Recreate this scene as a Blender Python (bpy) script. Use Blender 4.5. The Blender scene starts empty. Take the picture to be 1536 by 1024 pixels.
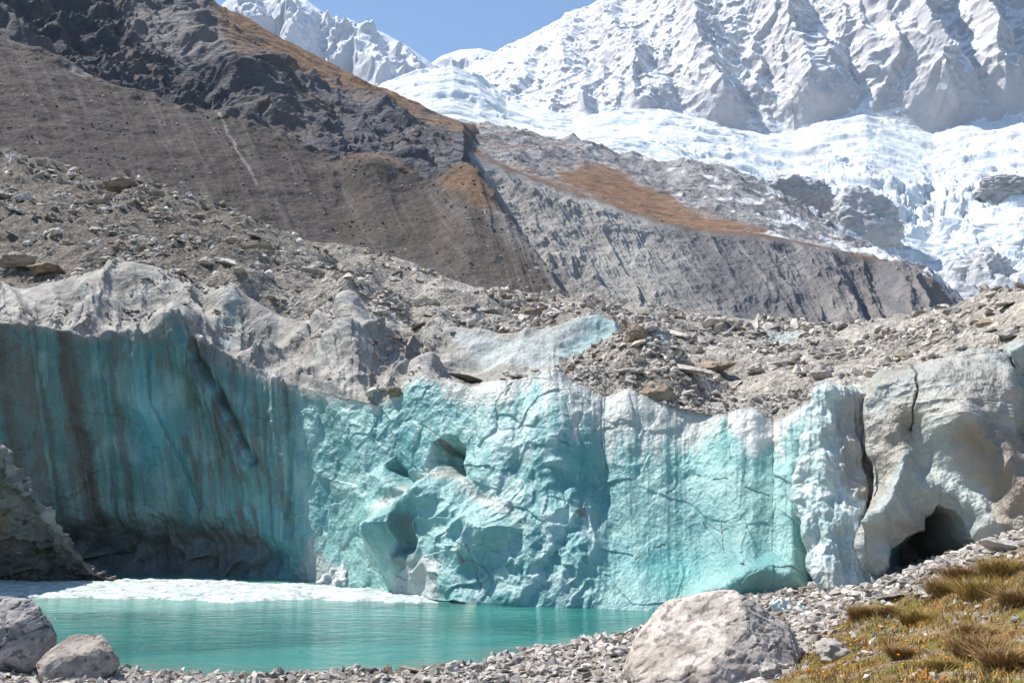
import bpy, bmesh, math, random
import numpy as np
from concurrent.futures import ThreadPoolExecutor
from mathutils import Vector, Matrix, Euler

random.seed(7)
RNG = np.random.default_rng(11)
C = bpy.context.scene.collection
scene = bpy.context.scene

# ------------------------------------------------------------------ camera
W, H, F, HOR, CAMH = 1536.0, 1024.0, 1493.3, 720.0, 4.0
TH = math.atan((HOR - 512) / F)
CT, ST = math.cos(TH), math.sin(TH)
A = np.asarray


def ray(px, py):
    px, py = np.broadcast_arrays(A(px, float), A(py, float))
    x = (px - 768) / F
    y = (512 - py) / F
    return x, CT - y * ST, ST + y * CT


def P(px, py, Y):
    x, dy, dz = ray(px, py)
    s = A(Y, float) / dy
    return np.stack([x * s, dy * s, CAMH + dz * s], -1)


def PZ(px, py, z):
    x, dy, dz = ray(px, py)
    s = (z - CAMH) / dz
    return np.stack([x * s, dy * s, CAMH + dz * s], -1)


def proj(p):
    X, Y, Z = p[..., 0], p[..., 1], p[..., 2] - CAMH
    d = Y * CT + Z * ST
    u = -Y * ST + Z * CT
    return 768 + F * X / d, 512 - F * u / d


# ------------------------------------------------------------------ noise
_g = np.random.default_rng(5).normal(size=(256, 3))
GRAD = _g / np.linalg.norm(_g, axis=1, keepdims=True)


def _hash(ix, iy, iz, seed):
    h = (ix.astype(np.uint32) * np.uint32(374761393) + iy.astype(np.uint32) * np.uint32(668265263)
         + iz.astype(np.uint32) * np.uint32(2147483647) + np.uint32((seed * 974634599) & 0xFFFFFFFF))
    h = (h ^ (h >> np.uint32(13))) * np.uint32(1274126177)
    h = (h ^ (h >> np.uint32(16))) * np.uint32(2246822519)
    return h ^ (h >> np.uint32(15))


POOL = ThreadPoolExecutor(4)
GX_, GY_, GZ_ = [np.ascontiguousarray(GRAD[:, k], dtype=np.float32) for k in range(3)]


def _chunks(fn, p, nout, step=100000):
    if len(p) <= step: return [A(x, float) for x in fn(p)]
    out = [np.empty(len(p)) for _ in range(nout)]

    def run(a):
        res = fn(p[a:a + step])
        for k in range(nout):
            out[k][a:a + step] = res[k]
    list(POOL.map(run, range(0, len(p), step)))
    return out


def perlin(p, seed=0):
    sh = p.shape[:-1]
    p = np.ascontiguousarray(p).reshape(-1, 3)

    def one(q):
        i = np.floor(q)
        f = (q - i).astype(np.float32)
        i = (i.astype(np.int64) & 0xFFFFFFFF).astype(np.uint32)
        w = f * f * f * (f * (f * 6 - 15) + 10)
        hx = [(i[:, 0] + np.uint32(k)) * np.uint32(374761393) for k in (0, 1)]
        hy = [(i[:, 1] + np.uint32(k)) * np.uint32(668265263) for k in (0, 1)]
        hz = [(i[:, 2] + np.uint32(k)) * np.uint32(2147483647) + np.uint32((seed * 974634599) & 0xFFFFFFFF) for k in (0, 1)]
        fx, fy, fz = f[:, 0], f[:, 1], f[:, 2]
        c = []
        for dx in (0, 1):
            for dy in (0, 1):
                hxy = hx[dx] + hy[dy]
                v = []
                for dz in (0, 1):
                    h = hxy + hz[dz]
                    h = (h ^ (h >> np.uint32(13))) * np.uint32(1274126177)
                    h = (h ^ (h >> np.uint32(16))) * np.uint32(2246822519)
                    h = (h ^ (h >> np.uint32(15))) & np.uint32(255)
                    v.append(GX_[h] * (fx - dx) + GY_[h] * (fy - dy) + GZ_[h] * (fz - dz))
                c.append(v[0] + w[:, 2] * (v[1] - v[0]))
        a0 = c[0] + w[:, 1] * (c[1] - c[0])
        a1 = c[2] + w[:, 1] * (c[3] - c[2])
        return [(a0 + w[:, 0] * (a1 - a0)) * 1.5]
    return _chunks(one, p, 1)[0].reshape(sh)


RM = A(Euler((.62, .48, .91)).to_matrix())


def fbm(p, o=5, gain=.5, lac=2.03, seed=0):
    a, t, q = 1.0, 0, p
    for k in range(o):
        t = t + a * perlin(q, seed + k)
        a *= gain
        q = (q @ RM) * lac + 3.1
    return t


def ridged(p, o=5, gain=.5, lac=2.07, seed=0):
    a, t, q, prev = 1.0, 0, p, 1.0
    for k in range(o):
        n = 1 - np.abs(perlin(q, seed + k)) * 1.7
        n = np.clip(n, 0, 1) ** 2
        t = t + a * n * prev
        prev = np.clip(n * 1.4, 0, 1)
        a *= gain
        q = (q @ RM) * lac + 1.7
    return t


def facets(p, seed=0, tilt=1.0):
    """Worley cells, each with its own tilted plane: broken, faceted surfaces. Returns height, F2-F1 and a random value per cell."""
    sh = p.shape[:-1]
    p = np.ascontiguousarray(p).reshape(-1, 3)

    def one(q):
        i = np.floor(q).astype(np.int64)
        f = (q - i).astype(np.float32)
        n = len(q)
        b1 = np.full(n, 9e9, np.float32); b2 = b1.copy()
        hgt = np.zeros(n, np.float32); rnd = np.zeros(n, np.float32)
        for dx in (-1, 0, 1):
            for dy in (-1, 0, 1):
                for dz in (-1, 0, 1):
                    h = _hash((i[:, 0] + dx) & 0xFFFFFFFF, (i[:, 1] + dy) & 0xFFFFFFFF, (i[:, 2] + dz) & 0xFFFFFFFF, seed)
                    jx = (h & np.uint32(255)).astype(np.float32) / 255
                    x = f[:, 0] - dx - jx
                    y = f[:, 1] - dy - ((h >> np.uint32(8)) & np.uint32(255)).astype(np.float32) / 255
                    z = f[:, 2] - dz - ((h >> np.uint32(16)) & np.uint32(255)).astype(np.float32) / 255
                    d2 = x * x + y * y + z * z
                    k = (h >> np.uint32(4)) & np.uint32(255)
                    m = d2 < b1
                    b2 = np.where(m, b1, np.minimum(b2, d2))
                    hgt = np.where(m, (GX_[k] * x + GY_[k] * y + GZ_[k] * z) * tilt, hgt)
                    rnd = np.where(m, jx, rnd)
                    b1 = np.where(m, d2, b1)
        return [hgt, np.sqrt(b2) - np.sqrt(b1), rnd]
    a, b, c = _chunks(one, p, 3)
    return a.reshape(sh), b.reshape(sh), c.reshape(sh)


def ss(a, b, x):
    t = np.clip((x - a) / (b - a), 0, 1)
    return t * t * (3 - 2 * t)


def mix(a, b, t):
    t = A(t)[..., None]
    return a * (1 - t) + A(b, float) * t


def line(pts):
    pts = sorted(pts)
    return lambda x: np.interp(x, [p[0] for p in pts], [p[1] for p in pts])


def sdf(px, py, poly):
    """signed distance to a polygon, negative inside"""
    d = np.full(px.shape, 9e9)
    ins = np.zeros(px.shape, bool)
    n = len(poly)
    for k in range(n):
        ax, ay = poly[k]
        bx, by = poly[(k + 1) % n]
        ex, ey = bx - ax, by - ay
        wx, wy = px - ax, py - ay
        t = np.clip((wx * ex + wy * ey) / (ex * ex + ey * ey + 1e-9), 0, 1)
        d = np.minimum(d, (wx - ex * t) ** 2 + (wy - ey * t) ** 2)
        if ay != by:
            ins ^= ((ay > py) != (by > py)) & (px < ex * (py - ay) / ey + ax)
    return np.where(ins, -1, 1) * np.sqrt(d)


def pdist(px, py, pts):
    d = np.full(px.shape, 9e9)
    for (ax, ay), (bx, by) in zip(pts[:-1], pts[1:]):
        ex, ey = bx - ax, by - ay
        wx, wy = px - ax, py - ay
        t = np.clip((wx * ex + wy * ey) / (ex * ex + ey * ey + 1e-9), 0, 1)
        d = np.minimum(d, (wx - ex * t) ** 2 + (wy - ey * t) ** 2)
    return np.sqrt(d)


def gau(px, py, cx, cy, rx, ry, rot=0):
    c, s = math.cos(math.radians(rot)), math.sin(math.radians(rot))
    dx, dy = px - cx, py - cy
    return np.exp(-(((dx * c + dy * s) / rx) ** 2 + ((-dx * s + dy * c) / ry) ** 2))


# ------------------------------------------------------------------ mesh helpers
def normals(g):
    du = np.gradient(g, axis=1)
    dv = np.gradient(g, axis=0)
    n = np.cross(du, dv)
    n /= np.linalg.norm(n, axis=-1, keepdims=True) + 1e-12
    if n[..., 1].mean() > 0 and abs(n[..., 1].mean()) > .1 or n[..., 2].mean() < -.3:
        n = -n
    return n


def smooth(g, it=1, w=.5):
    for _ in range(it):
        q = g.copy()
        q[1:-1, 1:-1] = g[1:-1, 1:-1] * (1 - w) + w * .25 * (g[2:, 1:-1] + g[:-2, 1:-1] + g[1:-1, 2:] + g[1:-1, :-2])
        g = q
    return g


def raw_mesh(name, V, faces, col=None, smooth_shade=True, mat=None, parent=None, origin=None):
    """faces: (n,3) or (n,4) int array"""
    me = bpy.data.meshes.new(name)
    V = np.ascontiguousarray(V, dtype=np.float32).reshape(-1, 3)
    if origin is not None:
        V = V - A(origin, np.float32)
    k = faces.shape[1]
    me.vertices.add(len(V))
    me.vertices.foreach_set('co', V.ravel())
    me.loops.add(faces.size)
    me.loops.foreach_set('vertex_index', np.ascontiguousarray(faces, dtype=np.int32).ravel())
    me.polygons.add(len(faces))
    me.polygons.foreach_set('loop_start', np.arange(0, faces.size, k, dtype=np.int32))
    me.polygons.foreach_set('use_smooth', np.full(len(faces), smooth_shade, dtype=bool))
    me.update(calc_edges=True)
    if col is not None:
        at = me.color_attributes.new('Col', 'FLOAT_COLOR', 'POINT')
        c4 = np.ones((len(V), 4), np.float32)
        c4[:, :3] = np.clip(A(col).reshape(-1, 3), 0.001, 1)
        at.data.foreach_set('color', c4.ravel())
    if mat:
        me.materials.append(mat)
    o = bpy.data.objects.new(name, me)
    C.objects.link(o)
    if origin is not None:
        o.location = tuple(float(q) for q in origin)
    if parent is not None:
        o.parent = parent
        o.location = Vector(o.location) - parent.location
    return o


def grid_faces(nv, nu):
    i = np.arange(nv * nu).reshape(nv, nu)
    return np.stack([i[:-1, :-1], i[:-1, 1:], i[1:, 1:], i[1:, :-1]], -1).reshape(-1, 4)


def grid_mesh(name, g, col=None, mat=None, parent=None, origin=None, smooth_shade=True):
    nv, nu = g.shape[:2]
    f = grid_faces(nv, nu)
    n = np.cross(g[:-1, 1:] - g[:-1, :-1], g[1:, :-1] - g[:-1, :-1]).reshape(-1, 3).mean(0)
    if n[2] - n[1] < 0:
        f = f[:, ::-1]
    return raw_mesh(name, g, f, col, smooth_shade, mat, parent, origin)


def loft(rows, pxs, nvs):
    """rows: list of (py(px), Y(px)); nvs: number of steps between consecutive rows"""
    R = [P(pxs, py(pxs) if callable(py) else np.full(pxs.shape, py), Y(pxs) if callable(Y) else np.full(pxs.shape, float(Y))) for py, Y in rows]
    out = []
    for k in range(len(R) - 1):
        t = np.linspace(0, 1, nvs[k], endpoint=(k == len(R) - 2))[:, None, None]
        out.append(R[k] * (1 - t) + R[k + 1] * t)
    return np.concatenate(out, 0)


def tag(o, label=None, cat=None, group=None, kind=None):
    if label: o['label'] = label
    if cat: o['category'] = cat
    if group: o['group'] = group
    if kind: o['kind'] = kind
    return o


def empty(name, loc):
    o = bpy.data.objects.new(name, None)
    o.location = tuple(float(q) for q in loc)
    o.empty_display_size = .3
    C.objects.link(o)
    return o


# ------------------------------------------------------------------ materials
def new_mat(name):
    m = bpy.data.materials.new(name)
    m.use_nodes = True
    nt = m.node_tree
    return m, nt, nt.nodes['Principled BSDF']


def vc_mat(name, mods=(), bumps=(), rough=.9, spec=.3, base=None, sss=None, speck=None, objrand=0.0):
    """mods: (scale xyz, detail, lo, hi); bumps: (scale xyz, detail, strength, distance, kind); speck: (scale, amount)"""
    m, nt, b = new_mat(name)
    N, L = nt.nodes, nt.links
    tc = N.new('ShaderNodeTexCoord')

    def vec(sc):
        mp = N.new('ShaderNodeMapping')
        L.new(tc.outputs['Object'], mp.inputs[0])
        mp.inputs['Scale'].default_value = sc if isinstance(sc, tuple) else (sc, sc, sc)
        if not isinstance(sc, tuple): mp.inputs['Rotation'].default_value = (.5, .8, .3)
        return mp.outputs[0]
    if base is None:
        at = N.new('ShaderNodeAttribute'); at.attribute_name = 'Col'; col = at.outputs['Color']
    else:
        rg = N.new('ShaderNodeRGB'); rg.outputs[0].default_value = (*base, 1); col = rg.outputs[0]
    for sc, det, lo, hi in mods:
        nz = N.new('ShaderNodeTexNoise'); nz.inputs['Scale'].default_value = 1; nz.inputs['Detail'].default_value = det
        nz.inputs['Roughness'].default_value = .62
        L.new(vec(sc), nz.inputs['Vector'])
        mr = N.new('ShaderNodeMapRange'); mr.inputs[1].default_value = .32; mr.inputs[2].default_value = .68
        mr.inputs[3].default_value = lo; mr.inputs[4].default_value = hi
        L.new(nz.outputs[0], mr.inputs[0])
        vm = N.new('ShaderNodeVectorMath'); vm.operation = 'SCALE'
        L.new(col, vm.inputs[0]); L.new(mr.outputs[0], vm.inputs['Scale']); col = vm.outputs[0]
    hs = []
    if speck:
        for sc, am in speck:
            vo = N.new('ShaderNodeTexVoronoi'); vo.inputs['Scale'].default_value = 1
            L.new(vec(sc), vo.inputs['Vector'])
            sx = N.new('ShaderNodeSeparateColor'); L.new(vo.outputs['Color'], sx.inputs[0])
            mr = N.new('ShaderNodeMapRange'); mr.inputs[3].default_value = 1 - am; mr.inputs[4].default_value = 1 + am
            L.new(sx.outputs[0], mr.inputs[0])
            vm = N.new('ShaderNodeVectorMath'); vm.operation = 'SCALE'
            L.new(col, vm.inputs[0]); L.new(mr.outputs[0], vm.inputs['Scale']); col = vm.outputs[0]
    if objrand:
        oi = N.new('ShaderNodeObjectInfo')
        mr = N.new('ShaderNodeMapRange'); mr.inputs[3].default_value = 1 - objrand; mr.inputs[4].default_value = 1 + objrand
        L.new(oi.outputs['Random'], mr.inputs[0])
        vm = N.new('ShaderNodeVectorMath'); vm.operation = 'SCALE'
        L.new(col, vm.inputs[0]); L.new(mr.outputs[0], vm.inputs['Scale']); col = vm.outputs[0]
    L.new(col, b.inputs['Base Color'])
    prev = None
    for sc, det, st, dist, kind in bumps:
        if kind == 'n':
            nz = N.new('ShaderNodeTexNoise'); nz.inputs['Scale'].default_value = 1; nz.inputs['Detail'].default_value = det
            nz.inputs['Roughness'].default_value = .6
            L.new(vec(sc), nz.inputs['Vector']); ho = nz.outputs[0]
        else:
            nz = N.new('ShaderNodeTexVoronoi'); nz.inputs['Scale'].default_value = 1
            if kind == 'e': nz.feature = 'DISTANCE_TO_EDGE'
            L.new(vec(sc), nz.inputs['Vector']); ho = nz.outputs['Distance']
        bp = N.new('ShaderNodeBump'); bp.inputs['Strength'].default_value = st; bp.inputs['Distance'].default_value = dist
        L.new(ho, bp.inputs['Height'])
        if prev is not None: L.new(prev, bp.inputs['Normal'])
        prev = bp.outputs[0]
    if prev is not None: L.new(prev, b.inputs['Normal'])
    b.inputs['Roughness'].default_value = rough
    b.inputs['Specular IOR Level'].default_value = spec
    if sss:
        b.inputs['Subsurface Weight'].default_value = sss[0]
        b.inputs['Subsurface Radius'].default_value = sss[1]
        b.inputs['Subsurface Scale'].default_value = sss[2]
    return m


M = {}
M['ice'] = vc_mat('blue_glacier_ice', mods=[((.5, .5, .35), 6, .88, 1.12), ((3.5, 3.5, 2.0), 4, .93, 1.06)],
                  bumps=[((2.2, 2.2, 1.5), 9, .7, .22, 'n'), (5.5, 0, .35, .05, 'v'), (9, 8, .7, .06, 'n')],
                  rough=.33, spec=.5, sss=(.12, (.3, .9, 1.0), .14))
M['crust'] = vc_mat('dirty_ice_crust', mods=[(.9, 6, .72, 1.18), (7, 6, .74, 1.18)], bumps=[(2.2, 9, .8, .25, 'n'), (12, 6, .8, .06, 'n')], rough=.8, spec=.3)
M['debris'] = vc_mat('glacier_debris', mods=[(.25, 6, .82, 1.12), (2.2, 6, .75, 1.2)], speck=[(3.2, .28), (9, .22)],
                     bumps=[(1.6, 8, .8, .4, 'n'), (4.2, 0, .7, .18, 'v'), (11, 0, .6, .07, 'v')], rough=.95, spec=.15)
M['moraine'] = vc_mat('moraine_gravel', mods=[(.03, 6, .86, 1.12), (.5, 6, .82, 1.16)], speck=[(.8, .16)],
                      bumps=[(.09, 5, .3, 3.0, 'n')], rough=.95, spec=.1)
M['rock_slope'] = vc_mat('dark_slope_rock', mods=[(.05, 8, .75, 1.25)], bumps=[((.05, .05, .12), 10, 1., 9, 'n'), (.3, 6, .7, 1.5, 'n')], rough=.9, spec=.2)
M['snow'] = vc_mat('mountain_snow', mods=[(.012, 6, .95, 1.04)], bumps=[(.02, 8, .45, 18, 'n'), (.09, 8, .5, 5, 'n')], rough=.8, spec=.2)
M['icefield'] = vc_mat('icefield_snow', mods=[(.02, 6, .94, 1.04)], bumps=[((.02, .05, .05), 8, .5, 10, 'n')], rough=.7, spec=.25)
M['ground'] = vc_mat('shore_gravel_ground', mods=[(.8, 6, .8, 1.15), (6, 5, .75, 1.2)], speck=[(14, .25), (38, .2)],
                     bumps=[(3, 8, .7, .12, 'n'), (16, 0, .7, .05, 'v')], rough=.95, spec=.15)
M['slush'] = vc_mat('slush_ice', mods=[(1.5, 5, .92, 1.04)], bumps=[((2.5, 5, 3), 7, .8, .1, 'n')], rough=.6, spec=.3)
M['grass'] = vc_mat('grass_blades', rough=.7, spec=.15)


M['boulder'] = vc_mat('weathered_boulder', mods=[(5, 8, .75, 1.2), (22, 6, .82, 1.15)], bumps=[(5, 9, .35, .05, 'n'), (26, 6, .35, .015, 'n')], rough=.92, spec=.2)


def rock_mat(name, base, vein):
    m, nt, b = new_mat(name)
    N, L = nt.nodes, nt.links
    tc = N.new('ShaderNodeTexCoord'); oi = N.new('ShaderNodeObjectInfo')
    ad = N.new('ShaderNodeVectorMath'); ad.operation = 'MULTIPLY_ADD'
    L.new(oi.outputs['Random'], ad.inputs[0]); ad.inputs[1].default_value = (37, 19, 53); L.new(tc.outputs['Object'], ad.inputs[2])
    n1 = N.new('ShaderNodeTexNoise'); n1.inputs['Scale'].default_value = 2.2; n1.inputs['Detail'].default_value = 9; n1.inputs['Roughness'].default_value = .68
    n2 = N.new('ShaderNodeTexNoise'); n2.inputs['Scale'].default_value = 9; n2.inputs['Detail'].default_value = 8; n2.inputs['Roughness'].default_value = .7
    for n in (n1, n2): L.new(ad.outputs[0], n.inputs['Vector'])
    cr = N.new('ShaderNodeValToRGB'); e = cr.color_ramp.elements
    e[0].position = .3; e[0].color = (*[c * .55 for c in base], 1)
    e[1].position = .72; e[1].color = (*[min(1, c * 1.2) for c in base], 1)
    q = cr.color_ramp.elements.new(.5); q.color = (*base, 1)
    L.new(n1.outputs[0], cr.inputs[0])
    r2 = N.new('ShaderNodeMapRange'); r2.inputs[1].default_value = .35; r2.inputs[2].default_value = .5; r2.inputs[3].default_value = .5; r2.inputs[4].default_value = 0
    L.new(n2.outputs[0], r2.inputs[0])
    mx = N.new('ShaderNodeMix'); mx.data_type = 'RGBA'; L.new(r2.outputs[0], mx.inputs[0]); L.new(cr.outputs[0], mx.inputs[6]); mx.inputs[7].default_value = (*vein, 1)
    mr = N.new('ShaderNodeMapRange'); mr.inputs[3].default_value = .78; mr.inputs[4].default_value = 1.18; L.new(oi.outputs['Random'], mr.inputs[0])
    vm = N.new('ShaderNodeVectorMath'); vm.operation = 'SCALE'; L.new(mx.outputs[2], vm.inputs[0]); L.new(mr.outputs[0], vm.inputs['Scale'])
    L.new(vm.outputs[0], b.inputs['Base Color'])
    bp = N.new('ShaderNodeBump'); bp.inputs['Strength'].default_value = .45; bp.inputs['Distance'].default_value = .1
    b2 = N.new('ShaderNodeBump'); b2.inputs['Strength'].default_value = .5; b2.inputs['Distance'].default_value = .04
    L.new(n1.outputs[0], bp.inputs['Height']); L.new(n2.outputs[0], b2.inputs['Height']); L.new(bp.outputs[0], b2.inputs['Normal'])
    L.new(b2.outputs[0], b.inputs['Normal'])
    b.inputs['Roughness'].default_value = .88; b.inputs['Specular IOR Level'].default_value = .25
    return m


M['pale'] = rock_mat('pale_granite', (.56, .515, .46), (.16, .14, .125))
M['grey'] = rock_mat('grey_rock', (.37, .345, .315), (.10, .09, .085))
M['brown'] = rock_mat('brown_rock', (.33, .265, .195), (.09, .07, .055))
M['rubble'] = vc_mat('rubble_stones', mods=[(3, 5, .75, 1.2)], bumps=[(6, 6, .5, .05, 'n')], rough=.92, spec=.2)

# ------------------------------------------------------------------ far mountains
print('mountains')


def snow_colour(g, n, rockbias, seed, sc, rock=(.40, .385, .395), snow=(.74, .765, .80)):
    r = fbm(g / sc, 6, .6, seed=seed)
    steep = 1 - n[..., 2]
    k = ss(.0, .14, steep - rockbias + r * .20 + .22 * fbm(g / 38., 5, .65, seed=seed + 5))
    c = mix(np.broadcast_to(A(snow), g.shape), rock, np.clip(k, 0, 1) * .78)
    return c


# -- big snow face on the right
pxs = np.linspace(470, 1750, 1150)
ridge = line([(470, 230), (560, 160), (620, 128), (690, 108), (745, 79), (790, 56), (850, 25), (905, 2), (960, -25), (1100, -110), (1300, -190), (1536, -260), (1800, -300)])
base = line([(470, 260), (560, 180), (640, 170), (740, 185), (850, 195), (920, 185), (1000, 190), (1080, 205), (1140, 215), (1190, 215), (1230, 192), (1300, 178), (1350, 192), (1400, 205), (1440, 190), (1536, 180), (1800, 180)])
g = loft([(base, 3250.), (lambda x: ridge(x) * .7 + base(x) * .3, 3900.), (ridge, 4700.), (lambda x: ridge(x) + 90, 5600.)], pxs, [220, 210, 30])
nn = normals(smooth(g, 3))
px, py = proj(g)
g0 = g.copy()
amp = ss(3250, 3380, g[..., 1]) * (.8 + .2 * ss(780, 960, px)) * (1 - .75 * ss(4500, 4700, g[..., 1]) * ss(1000, 900, px))
spur = np.zeros(px.shape)
for pts, w, h in [([(1010, -60), (1035, 40), (1075, 175)], 38, 170), ([(1100, -110), (1165, 20), (1235, 165)], 42, 230), ([(1280, -120), (1330, 30), (1425, 172)], 55, 300),
                  ([(1440, -90), (1470, 40), (1500, 150)], 34, 240), ([(905, 5), (945, 80), (975, 170)], 30, 110), ([(1560, -100), (1600, 60), (1650, 190)], 40, 200),
                  ([(1190, -120), (1270, 0), (1310, 100)], 26, 110), ([(850, 30), (850, 100), (880, 160)], 24, 70)]:
    wob = perlin(np.stack([py / 40, px / 60, px * 0 + h], -1)) * 14
    d = pdist(px + wob, py, pts)
    spur = np.maximum(spur, h * np.clip(1 - d / (w * (1 + .5 * ss(0, 170, py))), 0, 1) ** 1.15)
q = g0 / A([190., 500., 420.])
q = q + .35 * np.stack([fbm(g0 / 400, 3, seed=3), fbm(g0 / 400, 3, seed=7), g0[..., 0] * 0], -1)
wx = g0[..., 0] + 90 * fbm(g0 / 420, 3, seed=23) + 22 * fbm(g0 / 110, 3, seed=24) - .18 * g0[..., 2]
c1 = 1 - 2 * np.abs(perlin(np.stack([wx / 150, g0[..., 1] / 1500, g0[..., 2] / 1300], -1), 25))
c2 = 1 - 2 * np.abs(perlin(np.stack([wx / 62, g0[..., 1] / 700, g0[..., 2] / 520], -1), 26))
c3 = 1 - 2 * np.abs(perlin(np.stack([wx / 26, g0[..., 1] / 300, g0[..., 2] / 200], -1), 27))
crag = ridged(g0 / A([70, 120, 60.]), 5, .55, seed=33) - .7
disp = spur * .62 + 42 * c1 + 17 * c2 + 6 * c3 + 11 * crag + 14 * (ridged(q, 3, .45, seed=21) - .7)
g = g + nn * (disp * amp)[..., None] * A([1., 1., .55])
n2 = normals(g)
colr = snow_colour(g, n2, .53, 41, 130.)
spk = ss(.15, .5, fbm(g / A([36, 36, 36.]), 5, .7, seed=51) + .3 * ss(20, 200, spur) - .25)
colr = mix(colr, (.40, .375, .37), spk * .5 * ss(720, 900, px))
o = grid_mesh('snow_mountain', g, colr, M['snow'])
tag(o, kind='structure')

# -- sharp peak on the left and the small one in the gap
pxs = np.linspace(250, 800, 380)
ridge = line([(250, 90), (300, 40), (338, 6), (350, -6), (372, -22), (395, -16), (420, -6), (458, 2), (480, 18), (500, 30), (545, 40), (575, 52), (605, 68), (640, 92), (690, 135), (800, 200)])
g = loft([(lambda x: np.maximum(ridge(x) + 190, 260), 5000.), (ridge, 6600.), (lambda x: ridge(x) + 120, 7600.)], pxs, [190, 30])
nn = normals(g); g0 = g.copy(); px, py = proj(g)
q = g0 / A([230., 600., 600.]) + .3 * np.stack([fbm(g0 / 500, 3, seed=13), fbm(g0 / 500, 3, seed=17), g0[..., 0] * 0], -1)
sp = 0
for pts, w, h in [([(420, -6), (450, 50), (430, 130)], 42, 300), ([(500, 30), (545, 70), (575, 120)], 34, 240), ([(372, -22), (390, 40), (360, 130)], 30, 160), ([(590, 60), (620, 110)], 22, 120)]:
    sp = np.maximum(sp, h * np.clip(1 - pdist(px, py, pts) / w, 0, 1))
g = g + nn * ((.6 * sp + 75 * (ridged(q, 6, .5, seed=61) - .7) + 20 * fbm(g0 / 120, 5, .6, seed=71)) * ss(6600, 6350, g0[..., 1]) + 10)[..., None]
n2 = normals(g)
o = grid_mesh('snow_peak', g, snow_colour(g, n2, .45, 81, 150., rock=(.42, .43, .46)), M['snow'])
tag(o, kind='structure')
pxs = np.linspace(590, 830, 170)
ridge = line([(590, 140), (640, 100), (662, 84), (690, 75), (720, 73), (748, 80), (790, 110), (830, 150)])
g = loft([(lambda x: ridge(x) * 0 + 180, 7600.), (ridge, 8800.), (lambda x: ridge(x) + 80, 9600.)], pxs, [90, 20])
nn = normals(g); g0 = g.copy()
g = g + nn * ((80 * (ridged(g0 / A([260., 700., 600.]), 6, .55, seed=91) - .7)) * ss(8800, 8500, g0[..., 1]))[..., None]
o = grid_mesh('snow_peak', g, snow_colour(g, normals(g), .42, 95, 170., rock=(.40, .41, .44)), M['snow'])
tag(o, kind='structure')

# -- icefield
pxs = np.linspace(520, 1800, 1000)
top = line([(520, 150), (580, 124), (620, 106), (680, 97), (720, 115), (760, 150), (850, 168), (920, 155), (1000, 160), (1080, 176), (1140, 188), (1190, 186), (1230, 166), (1300, 150), (1350, 166), (1400, 178), (1440, 166), (1536, 156), (1800, 156)])
bot = line([(520, 180), (600, 195), (700, 222), (800, 240), (900, 252), (1000, 270), (1100, 310), (1250, 420), (1400, 480), (1536, 480), (1800, 480)])
mid = lambda x: top(x) * .45 + bot(x) * .55
g = loft([(bot, line([(520, 2400), (900, 2100), (1250, 1700), (1800, 1500)])), (mid, line([(520, 2800), (900, 2600), (1250, 2250), (1800, 2100)])), (top, 3500.)], pxs, [260, 170])
g0 = g.copy(); px, py = proj(g)
falls = (ss(1080, 1250, px) * ss(225, 290, py) + .3 * ss(900, 1100, px) * ss(205, 240, py)) * (.25 + .95 * ss(-.25, .25, fbm(g0 / A([420, 260, 1e6]), 3, seed=109)))
w = np.stack([fbm(g0 / 300, 4, seed=111), fbm(g0 / 300, 4, seed=115), g0[..., 0] * 0], -1)
ter = fbm(g0 / A([340., 90., 1e6]) + w * .6, 5, .55, seed=121)
ser = ridged(g0 / A([70., 42., 1e6]) + w * 1.2, 5, .6, seed=131)
z = 20 * ter + 4 * (ser - .8) * (.25 + .75 * ss(-.1, .3, fbm(g0 / A([500, 200, 1e6]), 3, seed=141)))
fh, fe, fr = facets(g0 / A([75., 50., 1e6]) + w, seed=145, tilt=1.1)
z = z + falls * (22 * fbm(g0 / A([200., 130., 1e6]) + w, 6, .5, seed=151) + 9 * fh - 6 * ss(.16, .0, fe) + 2.5 * (ser - .8))
g = g + z[..., None] * A([0, -.25, 1.])
n2 = normals(g)
st = 1 - n2[..., 2]
iceb = ss(.15, .5, st + .10 * fbm(g0 / 60, 4, seed=161))
colr = mix(np.broadcast_to(A([.73, .75, .78]), g.shape), (.55, .635, .67), iceb * .7)
dirt = ss(.05, .5, fbm(g0 / A([160., 70., 1e6]), 5, .6, seed=171)) * ss(.14, .4, st) * ss(1050, 1250, px)
colr = mix(colr, (.38, .38, .40), dirt * .6)
dz_ = sdf(px, py, [(1420, 425), (1470, 400), (1560, 420), (1560, 460), (1400, 460)])
colr = mix(colr, (.33, .32, .32), ss(20, -20, dz_ + 25 * fbm(g0 / 60, 4, seed=181)) * .7)
o = grid_mesh('icefield', g, colr, M['icefield'])
tag(o, kind='structure')


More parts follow.
